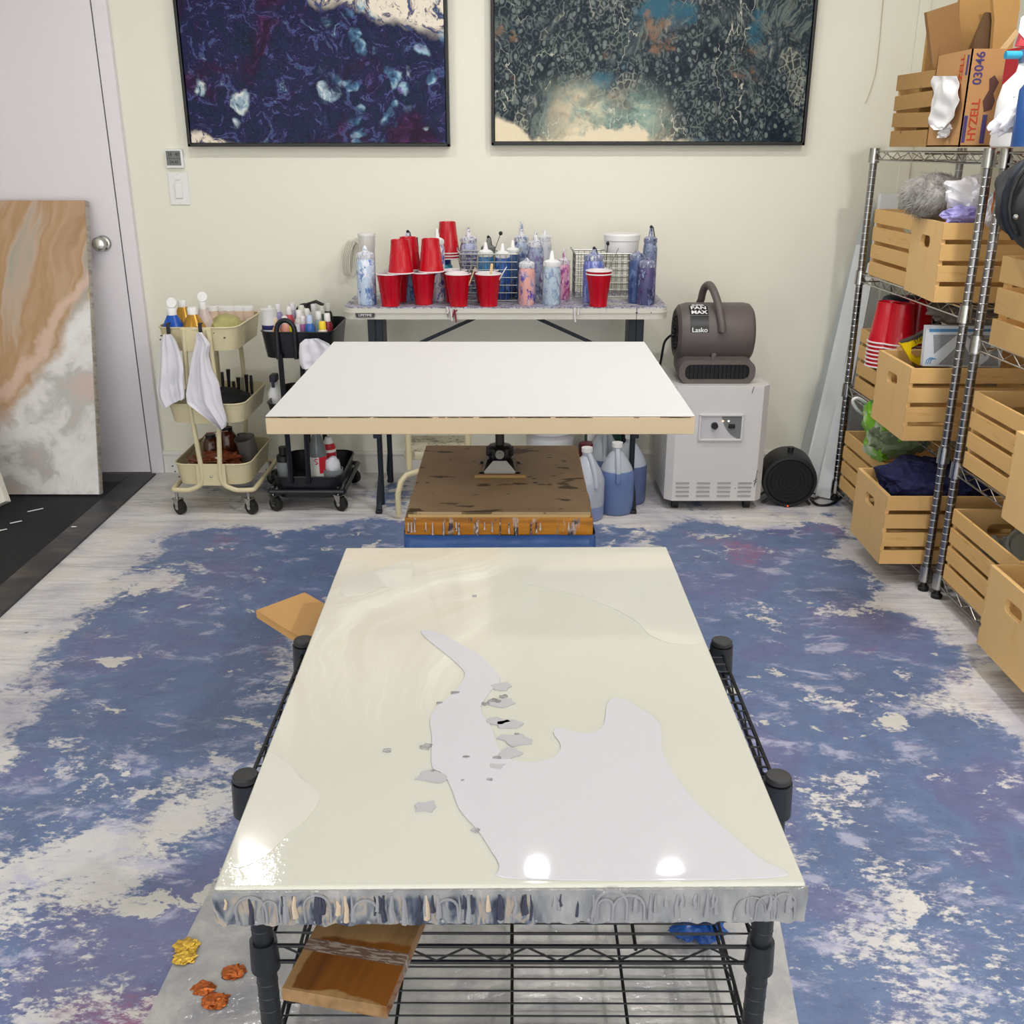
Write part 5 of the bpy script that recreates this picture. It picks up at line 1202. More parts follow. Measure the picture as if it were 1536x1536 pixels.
# bottom tray of the black cart
zq = zk3-.087
t = lathe_thing('cleaner_bottle', 'tall clear bottle with a red and white label at the black cart bottom', 'bottle', (atd(483-6, 690, 3.88).x, 3.88, zq), [('body', [(0, 0), (.036, 0), (.036, .16), (.033, .19), (.016, .245), (.014, .27), (0, .27)], simple('grey_clear_plastic', '#6f7678', .12, trans=.3)), ('cap', [(0, .268), (.016, .268), (.016, .29), (0, .29)], M_black)])
s = NT('red_white_label'); X, Y, Z = s.xyz(); cl = s.mix(s.math('MULTIPLY', s.step(X, .010, .011), s.step(Z, .085, .09)), '#c9ccc8', '#b3192c'); M_lab = s.fin(cl, .5)
MB().lathe([(.0365, .045), (.0372, .045), (.0372, .155), (.0365, .155)], seg=28).build('label', M_lab, t)
b = MB().tube([(.010*math.cos(a)-.002, -.0385, .066+.010*math.sin(a)) for a in (2*PI*k/16 for k in range(16))], .0012, 5, closed=True); b.build('label_ring', M_ink, t)
b = MB().tube([(.008, -.038, .148), (-.002, -.038, .150), (-.008, -.038, .143), (.002, -.038, .138), (.007, -.038, .132), (-.004, -.038, .127)], .0022, 5); b.build('label_mark', simple('label_red', '#b3192c', .5), t)
lathe_thing('black_bottle', 'black bottle with a pale label in the lowest tray of the black cart', 'bottle', (atd(426, 690, 3.90).x, 3.90, zq), [('body', [(0, 0), (.030, 0), (.030, .13), (.028, .15), (0, .16)], M_black), ('label', [(.0302, .05), (.031, .05), (.031, .125), (.0302, .125)], simple('grey_label', '#7e8488', .4)), ('cap', [(0, .155), (.018, .155), (.018, .185), (0, .185)], M_black)])
lathe_thing('grey_tub', 'grey plastic tub in the lowest tray of the black cart', 'tub', (atd(498, 690, 3.88).x, 3.88, zq), [('tub_body', [(0, 0), (.040, 0), (.042, .10), (.040, .10), (.038, .004), (0, .004)], simple('grey_tub', '#868c90', .3))])
o = blob('white_funnel_bag', simple('white_bag', '#c9c9d2', .4), (atd(498, 690, 3.88).x, 3.88, zq+.105), (.032, .032, .045), .2, 3, 2, 3); tag(o, 'white bag heaped in the grey tub in the black cart', 'bag')
lathe_thing('red_capped_bottle', 'white bottle with red shoulder behind the grey tub in the black cart', 'bottle', (atd(494, 690, 3.99).x, 3.99, zq), [('body', [(0, 0), (.03, 0), (.03, .15), (.012, .2), (0, .2)], M_white_plastic), ('cap', [(.0305, .12), (.031, .12), (.029, .16), (.022, .175), (0, .18)], simple('cap_red', '#b01c28', .4))])

# second cream cart under the table
t = thing('cream_stool_frame', 'cream tubular frame standing under the folding table behind the box table', 'frame', (0, 0, 0))
a = at(612, 770, .011)
P0 = [at(598, 774, .012), atd(601, 735, a.y+.0), atd(612, 706, a.y+.02), atd(640, 699, a.y+.06), atd(700, 699, a.y+.06)]
fy = a.y
fx = lambda px, y, z: (atd(px, 700, y).x, y, z)
q1 = Vector((at(598, 774, .012).x, at(598, 774, .012).y, .013)); yb = q1.y+.12
MB().tube([q1, q1+Vector((0, .004, .09)), q1+Vector((.012, .02, .135)), q1+Vector((.03, .04, .155)), Vector((atd(640, 697, yb).x, yb, .17)), Vector((atd(700, 697, yb).x, yb, .17))], .0115, 10).build('frame_tube', M_crm, t)
for px in (613, 702): MB().cyl((atd(px, 680, yb+.01).x, yb+.01, .165), (atd(px, 680, yb+.01).x, yb+.01, .62), .0125, seg=14).build('frame_tube', M_crm, t)
q2 = Vector((atd(752, 760, q1.y).x, q1.y, .013))
MB().tube([Vector((atd(700, 697, yb).x, yb, .17)), Vector((q2.x-.02, yb-.04, .155)), q2+Vector((0, .01, .1)), q2], .0115, 10).build('frame_tube', M_crm, t)
MB().box((atd(657, 660, yb+.15).x, yb+.15, atd(657, 664, yb+.15).z-.02), (.26, .25, .035), .008).build('shelf_tray', splat('cream_tray_spattered', '#c2bba0', ['#8e8c86', '#5a5650'], 30, .3), t)
# jugs
M_jug = NT('milky_jug'); M_jug = M_jug.fin(M_jug.mix(M_jug.noise(M_jug.co(), 4), '#c4c9d2', '#ced2d8'), .3, trans=.35)
def jug(px, pb, label, fillc, fillh, rz=0, y=None, hh=.285):
    p = at(px, pb, .0); y = p.y if y is None else y; x = atd(px, 700, y).x
    t = thing('plastic_jug', label, 'jug', (x, y, 0.002), rz, 'plastic jugs under the folding table'); r = .072; fh = fillh
    s = NT('jug_fill_'+str(px)); Z = s.xyz()[2]; cl = s.mix(s.step(s.math('ADD', Z, 0), fh, fh+.004), fillc, '#bcc3cf'); m = s.fin(cl, .3, trans=.12)
    prof = [(0, 0), (r*.92, 0), (r, .01), (r, .150), (r*.98, .162), (r*.78, .195), (r*.45, .236), (r*.26, .252), (r*.25, .27), (0, .27)]
    MB().lathe(prof, seg=32).build('jug_body', m, t)
    MB().lathe([(0, .268), (r*.30, .268), (r*.30, hh), (0, hh)], seg=20).build('cap', M_white_plastic, t)
    MB().tube(smooth_poly([Vector((0, -r*.22, .255)), Vector((0, -r*.42, .245)), Vector((0, -r*.78, .205)), Vector((0, -r*.96, .165)), Vector((0, -r*.95, .145))], 4)[:-4], .011, 10).build('handle', m, t)
jug(925, 766, 'plastic jug filled with blue liquid, nearest the table leg', '#6c83b4', .175)
jug(880, 775, 'milky plastic jug with a little blue liquid beside the box table', '#8a9ac6', .055, .5)
jug(905, 740, 'blue-tinted jug half hidden behind the two front jugs', '#5f6f9a', .14, 0, 4.09)
jug(944, 742, 'jug tinted dark blue behind the one filled with blue liquid', '#5d6c98', .16, 0, 3.93)
x = atd(825, 660, 4.05).x
t = thing('paint_bucket', 'white labelled bucket under the folding table behind the box table', 'bucket', (x, 4.05, 0)); zt = atd(825, 652, 4.05).z+.03
MB().lathe([(0, 0), (.085, 0), (.10, zt-.01), (.105, zt-.01), (.105, zt), (0, zt)], seg=32).build('bucket_body', simple('white_bucket', '#b9b9bb', .4, var=.08), t)
MB().lathe([(.0955, zt-.10), (.0998, zt-.03), (.0985, zt-.03), (.0945, zt-.10)], seg=32).build('label', simple('bucket_label', '#c9c9cc', .5), t)
zt = atd(905, 655, 4.14).z+.02; x = atd(905, 660, 4.14).x
t = thing('green_box', 'dark green and white carton behind the jugs', 'box', (x, 4.18, 0))
MB().box((0, 0, zt/2), (.15, .10, zt), .003).build('carton', simple('deep_green_card', '#1f4a3a', .6), t)
MB().box((-.045, -.051, zt-.02), (.05, .002, .04)).build('label', M_white_plastic, t)
t = lathe_thing('red_can', 'dark red can between the jugs and the green carton', 'can', (atd(880, 690, 4.07).x-.0, 4.09, 0), [('can_body', [(0, 0), (.035, 0), (.035, .2), (.03, .205), (0, .205)], simple('wine_can', '#6a1d2c', .4))])
# ------------------------------------------------------------------ chrome shelving on the right
SX1 = (1.345, 3.94); SX2 = (1.366, 3.035)
def unit_at(far, near, D, Ht, levels, name, label):
    f_, n_ = Vector((*far, 0)), Vector((*near, 0)); d = (n_-f_); L = d.length; ang = math.atan2(d.y, d.x)   # local x runs far -> near
    perp = Vector((-d.y, d.x, 0)).normalized()        # local +y
    c = (f_+n_)/2+perp*D/2
    return wire_unit(name, label, (c.x, c.y, 0), ang, L, D, Ht, levels, M_chrp, M_chr, cap=M_chr, group=None, rods=1)
LV1 = [H-.012, .925, .482, .075]; LV2 = [H-.012, .845, .452, .075]
unit_at(SX1, SX2, .325, H-.0, LV1, 'wire_shelf_unit', 'chrome wire shelving unit nearer the back wall, holding wooden crates')
unit_at((1.386, 2.975), (1.408, 2.07), .325, H-.0, LV2, 'wire_shelf_unit', 'chrome wire shelving unit nearest the camera at the right photo edge')
M_crate = wood('pale_crate_pine', '#e6c188', '#c99b5c', 'x', .9, .6)
M_crate_end = wood('crate_end_board', '#e6be80', '#d2a460', 'z', .9, .6)
M_crate_y = wood('crate_slat_pine', '#dfb474', '#bd8c4c', 'x', 1.3, .6)
def slot_panel(w_, h_, t_, hx, hz, sw, sh):
    """board in the local YZ plane, thickness along X, with a rounded hand hole"""
    b = MB(); inner = rrect(sw, sh, sh*.46, 6, hx, hz)
    angs = [math.atan2(p[1]-hz, p[0]-hx) for p in inner]
    outer = []
    for a in angs:
        dx, dz = math.cos(a), math.sin(a); ts = []
        if dx > 1e-6: ts.append((w_/2-hx)/dx)
        if dx < -1e-6: ts.append((-w_/2-hx)/dx)
        if dz > 1e-6: ts.append((h_-hz)/dz)
        if dz < -1e-6: ts.append((0-hz)/dz)
        t_2 = min(ts); outer.append([hx+dx*t_2, hz+dz*t_2])
    for cx_, cz_ in ((w_/2, h_), (-w_/2, h_), (-w_/2, 0), (w_/2, 0)):
        ca = math.atan2(cz_-hz, cx_-hx); i = min(range(len(angs)), key=lambda k: abs(math.atan2(math.sin(angs[k]-ca), math.cos(angs[k]-ca)))); outer[i] = [cx_, cz_]
    n = len(inner); V = lambda P, x: [b.b.verts.new((x, p[0], p[1])) for p in P]
    iA, oA, iB, oB = V(inner, 0), V(outer, 0), V(inner, t_), V(outer, t_)
    for k in range(n):
        j = (k+1) % n
        b.b.faces.new((iA[k], iA[j], oA[j], oA[k])); b.b.faces.new((iB[k], oB[k], oB[j], iB[j]))
        b.b.faces.new((iA[k], iB[k], iB[j], iA[j])); b.b.faces.new((oA[k], oA[j], oB[j], oB[k]))
    return b
def crate_proto(label, Lc_=.435, Wc=.312, Hc=.238, n=4, gap=.014, group='wooden crates on the metal shelves', th=.013):
    t = thing('wooden_crate', label, 'crate', (0, 0, 0), 0, group)
    for s_ in (0, 1):
        b = slot_panel(Wc-.016, Hc, th, 0, Hc-.066, .092, .038)
        o = b.build('end_panel', M_crate_end, t); o.location = (-Lc_/2 if s_ == 0 else Lc_/2-th, 0, 0)
    sh_ = (Hc-gap*(n-1))/n
    for s_ in (-1, 1):
        b = MB()
        for k in range(n): b.box((0, s_*(Wc/2-.004), sh_/2+k*(sh_+gap)), (Lc_, .008, sh_), .0015)
        b.build('slatted_side', M_crate_y, t)
    b = MB()
    for k in range(4): b.box((0, -Wc/2+.05+k*(Wc-.1)/3, .006), (Lc_-.028, .062, .008), .001)
    b.build('slatted_bottom', M_crate_y, t)
    return t
zA = lambda lv: lv+.004
PROTO = None
def crate(x, y, z, rz, label, scale=None):
    global PROTO
    if PROTO is None: PROTO = crate_proto(label); PROTO.location = (x, y, z); PROTO.rotation_euler = (0, 0, rz); return PROTO
    return dup(PROTO, (x, y, z), rz, label, None, scale)
PROTO = None
L_, W2 = .435, .312
# row A: long side towards the room; row B: end panel towards the room
crate(1.354+W2/2+.0, 3.665, zA(LV1[1]), PI/2+.01, 'wooden crate with its slatted side out on the second shelf, nearest the back wall')
crate(1.318+L_/2, 3.28, zA(LV1[1]), -.07, 'wooden crate with a worn hand hole holding fur and bags on the second shelf')
crate(1.354+W2/2, 3.665, zA(LV1[2]), PI/2+.01, 'wooden crate holding stacked red cups on the third shelf')
crate(1.268+L_/2, 3.285, zA(LV1[2]), -.01, 'wooden crate with hand hole holding a saw and an air filter')
crate(1.336+W2/2, 3.655, zA(LV1[3]), PI/2+.01, 'wooden crate with the green bag above it on the lowest shelf')
crate(1.222+L_/2, 3.222, zA(LV1[3]), -.01, 'wooden crate with hand hole holding a navy blanket near the floor')
# second unit
crate(1.392+W2/2, 2.735, zA(LV2[2]), PI/2, 'wooden crate holding a plastic-wrapped roll on the third shelf of the nearer unit')
crate(1.303+L_/2, 2.345, zA(LV2[2]), 0, 'wooden crate turned end-out beside the one with the plastic roll')
crate(1.386+W2/2, 2.735, zA(LV2[3]), PI/2, 'wooden crate holding plastic cups on the lowest shelf of the nearer unit')
crate(1.300+L_/2, 2.350, zA(LV2[3]), 0, 'wooden crate end-out with a large hand hole at the bottom right of the photo')
# wide-slat crate with little blocks
t = thing('wide_slat_crate', 'knotty wide-slatted crate on the second shelf of the nearer unit', 'crate', (1.385+W2/2, 2.68, LV2[1]+.004), PI/2)
for s_ in (-1, 1):
    b = MB()
    for k in range(3): b.box((0, s_*(W2/2-.004), .034+k*.088), (L_, .010, .072), .002)
    b.build('slatted_side', wood('knotty_pine', '#cba56c', '#ab7d47', 'x', .6, .55), t)
b = MB()
for sx in (-1, 1):
    for k in range(3): b.box((sx*(L_/2-.005), 0, .034+k*.088), (.010, W2-.02, .072), .002)
    for sy in (-1, 1): b.box((sx*(L_/2-.02), sy*(W2/2-.018), .122), (.018, .018, .244), .001)
b.box((0, 0, .006), (L_-.03, W2-.03, .008))
b.build('corner_blocks', M_crate_y, t)
# ------------------------------------------------------------------ crate contents
s = NT('grey_fur'); v = s.warp(s.co((1, 1, .5)), 8, .1, 4); n = s.noise(v, 24, 8, .75); cl = s.ramp(n, [(.3, '#6d6864'), (.42, '#b5b0ab'), (.55, '#dedad5')]); s.bump(s.noise(v, 60, 6, .8), 1, .02); M_fur = s.fin(cl, .95)
def ublob(name, px, py, y, size, m, label, cat, disp=.2, freq=2.2, seed=0, sub=4, fine=0, flat=None, dz=0, rot=None, smooth=60):
    p = atd(px, py, y); o = blob(name, m, (p.x, y, p.z+dz), size, disp, freq, seed, sub, flat=flat, fine=fine, smooth=smooth)
    if rot: o.rotation_euler = rot
    return tag(o, label, cat)
ublob('fur_throw', 1406, 294, 3.37, (.105, .11, .068), M_fur, 'fluffy grey fur throw heaped in the worn-holed crate', 'throw', .12, 2, 4, 4, .03)
fo = [o for o in C.objects if o.name.startswith('fur_throw')][0]; b = MB(); rr = random.Random(2)
for v in fo.data.vertices:
    for k in range(3):
        n_ = v.normal.copy(); d = (n_*.5+Vector((-.5+rr.uniform(-.5, .5), rr.uniform(-.6, .1), -.35+rr.uniform(-.4, .4)))).normalized()
        p = v.co+Vector((rr.uniform(-.004, .004), rr.uniform(-.004, .004), rr.uniform(-.004, .004))); sd = d.orthogonal().normalized()*.0011; l = rr.uniform(.014, .028)
        b.b.faces.new([b.b.verts.new(q) for q in (p+sd, p-sd, p+d*l)])
b.build('fur_pile', M_fur, fo, smooth=0)['kind'] = 'stuff'
ublob('fur_throw', 1352, 325, 3.62, (.02, .02, .02), M_fur, 'x', 'throw') if False else None
M_bagw = simple('white_film_bag', '#dcdce0', .35, var=.03); M_bagp = simple('lilac_film_bag', '#9a94d0', .35, var=.1)
ublob('white_bag', 1459, 303, 3.22, (.085, .05, .06), M_bagw, 'crumpled white plastic bag beside the grey fur', 'bag', .4, 1.6, 8, 4, .03, rot=(0, .5, 0), smooth=25)
ublob('lilac_bag', 1442, 324, 3.17, (.055, .03, .028), M_bagp, 'lilac plastic bag at the crate rim in front of the fur', 'bag', .35, 1.8, 3, 4, .03, smooth=25)
ublob('white_bag', 1494, 316, 3.12, (.035, .03, .05), M_bagw, 'small white plastic bag between the shelf posts and the backpack', 'bag', .4, 2.5, 9, 3, .1, smooth=25)
# chips bag
s = NT('snack_bag_print'); Z = s.xyz()[2]; cl = s.ramp(s.math('ADD', s.math('MULTIPLY', Z, 5), .5), [(.3, '#c47a1c'), (.5, '#b05a18'), (.6, '#7a1c20'), (.75, '#c9862c')]); M_snack = s.fin(cl, .3)
ublob('snack_bag', 1505, 302, 3.02, (.03, .03, .085), M_snack, 'orange and red snack bag standing behind the backpack', 'bag', .2, 3, 2, 3)
# backpack
M_bp = simple('charcoal_fabric', '#3c3d40', .75, var=.15, bump=.4); 
p = atd(1580, 300, 2.76)
t = thing('backpack', 'grey and black backpack on the second shelf of the nearer unit', 'backpack', (p.x, 2.76, LV2[1]+.28))
def bbl(sz, seed, dsp, fl=None):
    b = MB(); tt_ = bmesh.new(); bmesh.ops.create_icosphere(tt_, subdivisions=4, radius=1)
    for v in tt_.verts:
        k = 1+dsp*mnoise.fractal(v.co*2+Vector((seed, 0, 0)), 1, 2, 3); v.co = Vector((v.co.x*sz[0]*k, v.co.y*sz[1]*k, v.co.z*sz[2]*k))
    return b.add(tt_)
bbl((.145, .16, .13), 3, .12).build('bag_body', M_bp, t, (0, 0, .13), 60)
MB().tube([(-.148*math.cos(a)+.0, -.045+.0*a, .13+.135*math.sin(a)) for a in (PI*(k/16*1.5-.25) for k in range(17))], .012, 8).build('zip_edge', simple('navy_trim', '#15202e', .5), t)
MB().tube([(-.155*math.cos(a)+.0, -.085, .13+.14*math.sin(a)) for a in (PI*(k/16*1.3-.2) for k in range(17))], .007, 8).build('strap', M_black, t)
MB().ball((-.14, -.10, .09), .008, 2).build('buckle', M_chr, t)
# red cups in stacks, in the crate behind
G3 = 'red cup stacks stored in the shelf crate'
zc0 = LV1[2]+.02
i = 0
for (px, y, l1) in ((1330, 3.60, 'stack nearest the shelf post'), (1352, 3.56, 'middle stack'), (1378, 3.62, 'stack nearest the saw')):
    x = atd(px, 480, y).x
    for k in range(7):
        zz = LV1[2]+.155+k*.0145
        nm = ['lowest', 'second lowest', 'third lowest', 'fourth', 'fifth', 'second from the top', 'top'][k]
        o = cup(0, 0, 0, '%s upside-down cup, %s in the shelf crate' % (nm, l1), G3, False, xyz=(x, y, zz), sc_=1.18)
o = MB().box((0, 0, .06), (.22, .34, .12), .006).build('cardboard_box', simple('kraft_card', '#a97f50', .8), None, (1.354+W2/2, 3.665, LV1[2]+.017)); tag(o, 'plain cardboard box under the red cup stacks in the crate', 'box')
# saw
t = thing('hand_saw', 'yellow and black saw handle sticking out of the crate', 'saw', (0, 0, 0)); Y_ = 3.30
def pxpoly(pts, y): return [atd(a, b_, y) for a, b_ in pts]
def pxslab(b, pts, y, th):
    A = pxpoly(pts, y); b.hull3(A, [p+Vector((0, th, 0)) for p in A]); return b
b = MB(); outer = [(1351, 516), (1358, 514), (1372, 509), (1384, 503), (1400, 494), (1412, 488)]
inn = [(1412, 503), (1398, 507), (1378, 516), (1367, 523), (1368, 530), (1376, 537), (1392, 536), (1400, 538), (1398, 548), (1376, 546), (1365, 538), (1359, 526)]
M_yel = simple('safety_yellow', '#e8c400', .4)
pxslab(b, [(1351, 516), (1362, 512), (1372, 509), (1384, 504), (1400, 496), (1414, 490), (1413, 500), (1397, 507), (1378, 516), (1367, 522), (1358, 525)], Y_, .024)
pxslab(b, [(1351, 516), (1358, 525), (1367, 522), (1367, 530), (1374, 537), (1400, 535), (1400, 549), (1378, 548), (1366, 541), (1360, 530)], Y_+.0003, .0234)
b.build('saw_handle', M_yel, t)
b = MB(); pxslab(b, [(1352, 514), (1366, 508), (1376, 504), (1396, 492), (1412, 484), (1413, 490), (1398, 497), (1376, 508), (1362, 513)], Y_-.001, .026); b.build('grip', simple('dark_grip', '#3a3830', .6), t)
b = MB(); pxslab(b, [(1367, 541), (1385, 540), (1410, 546), (1410, 560), (1372, 556)], Y_+.008, .002); b.build('blade', M_chr, t)
q = atd(1385, 508, Y_-.002); text('STANLEY', .020, M_black, t, q+Vector((0, -.0, .001)), (PI/2, -.45, 0), sx=.75)
# air filter
t = thing('air_filter', 'white card-framed pleated air filter with blue marks standing in the crate', 'filter', (0, 0, 0)); Y2 = 3.20
M_fr = simple('filter_card', '#cfd5dc', .6); M_fb = simple('filter_blue', '#4f86b4', .6); M_fm = simple('filter_mesh', '#8c8f92', .9, var=.25, scale=150, bump=.6)
c00, c10, c11, c01 = atd(1384, 549, Y2), atd(1500, 552, Y2), atd(1509, 489, Y2), atd(1390, 489, Y2)
b = MB(); b.hull3([c00, c10, c11, c01], [p+Vector((0, .022, 0)) for p in (c00, c10, c11, c01)]); b.build('card_frame', M_fr, t, smooth=0)
b = MB(); pxslab(b, [(1394, 493.5), (1506, 493.5), (1506, 497.5), (1394, 498)], Y2-.0012, .001); 
b.build('blue_band', M_fb, t, smooth=0)
for pts in ([(1400, 502), (1436, 502), (1401, 531)], [(1407, 547), (1444, 511), (1462, 548)], [(1450, 503), (1495, 503), (1478, 535)], [(1470, 549), (1482, 539), (1498, 510), (1497, 549)]):
    b = MB(); pxslab(b, pts, Y2-.0012, .001); b.build('filter_mesh', M_fm, t, smooth=0)
b = MB()
for k in range(3): b.tube([atd(1388+k*3.2, 546, Y2-.001), atd(1390+k*3.2, 540, Y2-.001), atd(1395+k*3.2, 536.5+k*.6, Y2-.001), atd(1399+k*2.5, 537+k*.8, Y2-.001)], .0016, 5)
b.build('blue_swirl', M_fb, t)
ublob('grey_bag', 1455, 470, 3.30, (.12, .08, .045), simple('grey_brown_cloth', '#6f675f', .8, var=.2), 'grey-brown cloth folded behind the air filter', 'cloth', .3, 2, 5, 4)
# green bag, navy blanket
s = NT('green_bag_print'); n = s.noise(s.warp(s.co(), 5, .3, 3), 6, 3); cl = s.ramp(n, [(.36, '#2a6a1c'), (.42, '#5ea01a'), (.58, '#76b524'), (.64, '#c8d0bc')]); M_green = s.fin(cl, .35)
ublob('green_bag', 1330, 640, 3.50, (.08, .12, .11), M_green, 'bright green and white shopping bag stuffed in the lowest far crate', 'bag', .3, 1.5, 6, 5, .03, smooth=25, dz=.0)
ublob('green_bag', 1352, 640, 3.42, (.10, .05, .06), simple('olive_film', '#6f7d5c', .4, var=.3, scale=8), 'pale olive plastic bag under the bright green one', 'bag', .4, 2, 2, 4, .1, dz=-.045, smooth=25)
o = MB().tube(smooth_poly([atd(1298, 622, 3.62), atd(1284, 612, 3.61), atd(1279, 601, 3.60), atd(1286, 597, 3.60), atd(1297, 603, 3.61), atd(1304, 612, 3.62)], 4)[:-4], .006, 6).build('bag_handle', M_bagw); tag(o, 'white bag handle loop sticking out beside the shelf post', 'handle loop')
M_navy = NT('navy_quilt'); M_navy.bump(M_navy.math('ADD', M_navy.vor(M_navy.co(), 40), M_navy.noise(M_navy.co(), 12, 5)), .9, .015); M_navy = M_navy.fin(M_navy.mix(M_navy.noise(M_navy.co(), 20, 6, .7), '#121536', '#2a2e62'), .85)
ublob('navy_blanket', 1405, 724, 3.23, (.20, .12, .085), M_navy, 'navy quilted blanket bulging out of the lowest crate', 'blanket', .2, 1.8, 4, 5, .03, rot=(0, .1, 0))
0 and ublob('navy_blanket', 1440, 730, 3.22, (.09, .12, .085), M_navy, 'navy cloth heap behind the shelf posts in the lowest crate', 'blanket', .2, 1.8, 9, 4, .03)
o = MB().box((0, 0, .17), (.10, .20, .34), .01).build('navy_case', simple('dark_navy_vinyl', '#141f33', .5), None, (1.40+.16, 3.93-.02, .62-.62+.0)); o.location = (1.62, 4.02, .08*0); tag(o, 'dark navy case standing in the corner behind the shelving', 'case')
# upper navy tote behind red cups
o = MB().box((0, 0, .12), (.2, .10, .24), .02).build('navy_tote', simple('navy_tote', '#1c2a44', .6), None, (1.50, 3.80, LV1[2]+.137)); tag(o, 'navy tote standing behind the stored red cups', 'tote')
# second unit contents
M_film2 = simple('clear_wrap', '#b9c3d6', .15, var=.1, coat=.4)
p = atd(1518, 590, 2.62); 
t = thing('wrapped_roll', 'grey roll wrapped in clear blue plastic in the nearer unit crate', 'roll', (1.55, 2.68, LV2[2]+.235))
MB().cyl((-.10, -.05, 0), (.14, .07, -.015), .042, seg=24).build('roll_core', simple('lavender_paper', '#b4b6c8', .4), t)
bbl((.045, .05, .05), 5, .3).build('film_end', M_film2, t, (-.105, -.05, .005), 30)
# clear cups & film in lowest crate of the nearer unit
M_clr = NT('clear_plastic'); M_clr = M_clr.fin(M_clr.mix(M_clr.noise(M_clr.co(), 10), '#c9cfc6', '#b8beb4'), .12, trans=.6)
t = thing('clear_bowl', 'clear plastic lid lying in the lowest crate of the nearer unit', 'lid', (1.535, 2.74, LV2[3]+.195)); t.rotation_euler = (.5, -.35, 0)
MB().lathe([(0, 0), (.06, .002), (.066, .012), (.070, .012), (.070, .016), (.062, .016), (.056, .006), (0, .005)], seg=32).build('bowl_body', M_clr, t)
for i, (dx, dy, l) in enumerate(((-.06, .10, 'clear plastic wrap at the far end of the lowest crate of the nearer unit'), (.03, -.08, 'clear plastic wrap near the hand-hole crate in the lowest row'))):
    o = blob('plastic_wrap', M_clr, (1.555+dx*.6, 2.74+dy, LV2[3]+.12), (.065, .06, .07), .35, 2.0, i+4, 4, fine=.06, smooth=20); tag(o, l, 'plastic wrap')
o = MB().box((0, 0, 0), (.10, .06, .02), .003).build('blue_packet', simple('cobalt_card', '#2f4a8f', .5), None, (1.60, 2.60, LV2[3]+.19)); o.rotation_euler = (.2, .1, .4); tag(o, 'blue and white packet in the lowest crate of the nearer unit', 'packet')
0 and ublob('grey_cloth', 1570, 462, 2.72, (.07, .12, .035), simple('grey_wrap', '#8d8a86', .7, var=.15), 'grey cloth inside the knotty wide-slatted crate', 'cloth', .25, 2, 3, 4)

# ------------------------------------------------------------------ things on top of the shelving
zt = H+.000
M_ply = wood('weathered_pine', '#b08a55', '#8e6a3c', 'x', 1.0, .6)
tp_ = thing('broken_crate', 'old slatted crate with a broken slat on top of the shelving, by the wall', 'crate', (0, 0, 0))
# slatted front facing the room: corners from the photo on plane x = const
def atx(px, py, x):
    r = ray(px, py); t_ = x/r.x; return Vector((0, 0, H))+r*t_
XC = 1.345
def xslab(b, pts, x, th):
    A = [atx(a, c, x) for a, c in pts]; return b.hull3(A, [p+Vector((th, 0, 0)) for p in A])
b = MB(); b2 = MB()
yF, yN = 3.80, 3.465
zs4 = [(0.004, .056), (.066, .112), (.124, .172), (.186, .236)]
for k, (za, zb_) in enumerate(zs4):
    b.box((XC+.005, (yF+yN)/2, zt+(za+zb_)/2), (.009, yF-yN, zb_-za), .0015, Matrix.Rotation((.0, .02, -.01, .012)[k], 4, 'X'))
    b2.box((XC+.30, (yF+yN)/2, zt+(za+zb_)/2), (.009, yF-yN, zb_-za), .0015)
b.build('slatted_side', M_ply, tp_); b2.build('slatted_side', M_ply, tp_)
b = MB()
for yy in (yF-.006, yN+.006): MB().box((XC+.15, yy, zt+.12), (.28, .012, .232), .001).build('end_panel', M_crate_end, tp_)
b.box((XC+.15, (yF+yN)/2, zt+.008), (.28, yF-yN-.03, .008))
b.build('crate_floor', M_crate_end, tp_)
# standing scrap planks
def plank(pts, y, th, m, label):
    b = MB(); c = sum((atd(a, q_, y) for a, q_ in pts), Vector())/len(pts); A = [atd(a, q_, y)-c for a, q_ in pts]
    b.hull3(A, [p+Vector((0, th, 0)) for p in A]); o = b.build('scrap_plank', m, None, c); return tag(o, label, 'plank', 'scrap planks standing on top of the shelving')
M_pl2 = wood('brown_scrap_wood', '#8f6a40', '#6b4b2a', 'z', 1.0, .6); M_pl3 = wood('honey_scrap_wood', '#b98f57', '#9c7340', 'z', 1.0, .6)
M_pl4 = wood('dark_scrap_wood', '#6d5238', '#45301f', 'z', 1.0, .6, False)
plank([(1372, 215), (1394, 40), (1412, 60), (1410, 215)], 3.60, .02, M_pl3, 'long honey plank leaning lowest toward the corner on top of the shelving')
plank([(1413, 215), (1390, 18), (1437, 3), (1458, 215)], 3.50, .022, M_pl2, 'brown square-topped plank standing behind the cardboard box')
plank([(1430, 215), (1440, 4), (1442, -12), (1492, -14), (1462, 215)], 3.56, .02, M_pl3, 'light honey plank between the brown one and the dark ones')
plank([(1457, 215), (1462, 60), (1480, 18), (1503, 22), (1500, 215)], 3.48, .02, M_pl4, 'dark rough plank right behind the cardboard box')
plank([(1480, 180), (1492, 30), (1488, -14), (1530, -14), (1530, 12), (1500, 180)], 3.44, .02, M_pl3, 'honey plank end slanting up toward the red case')
plank([(1500, 76), (1526, 44), (1528, 50), (1508, 76)], 3.30, .012, M_stick, 'thin pale stick lying between the cardboard box and the red case')
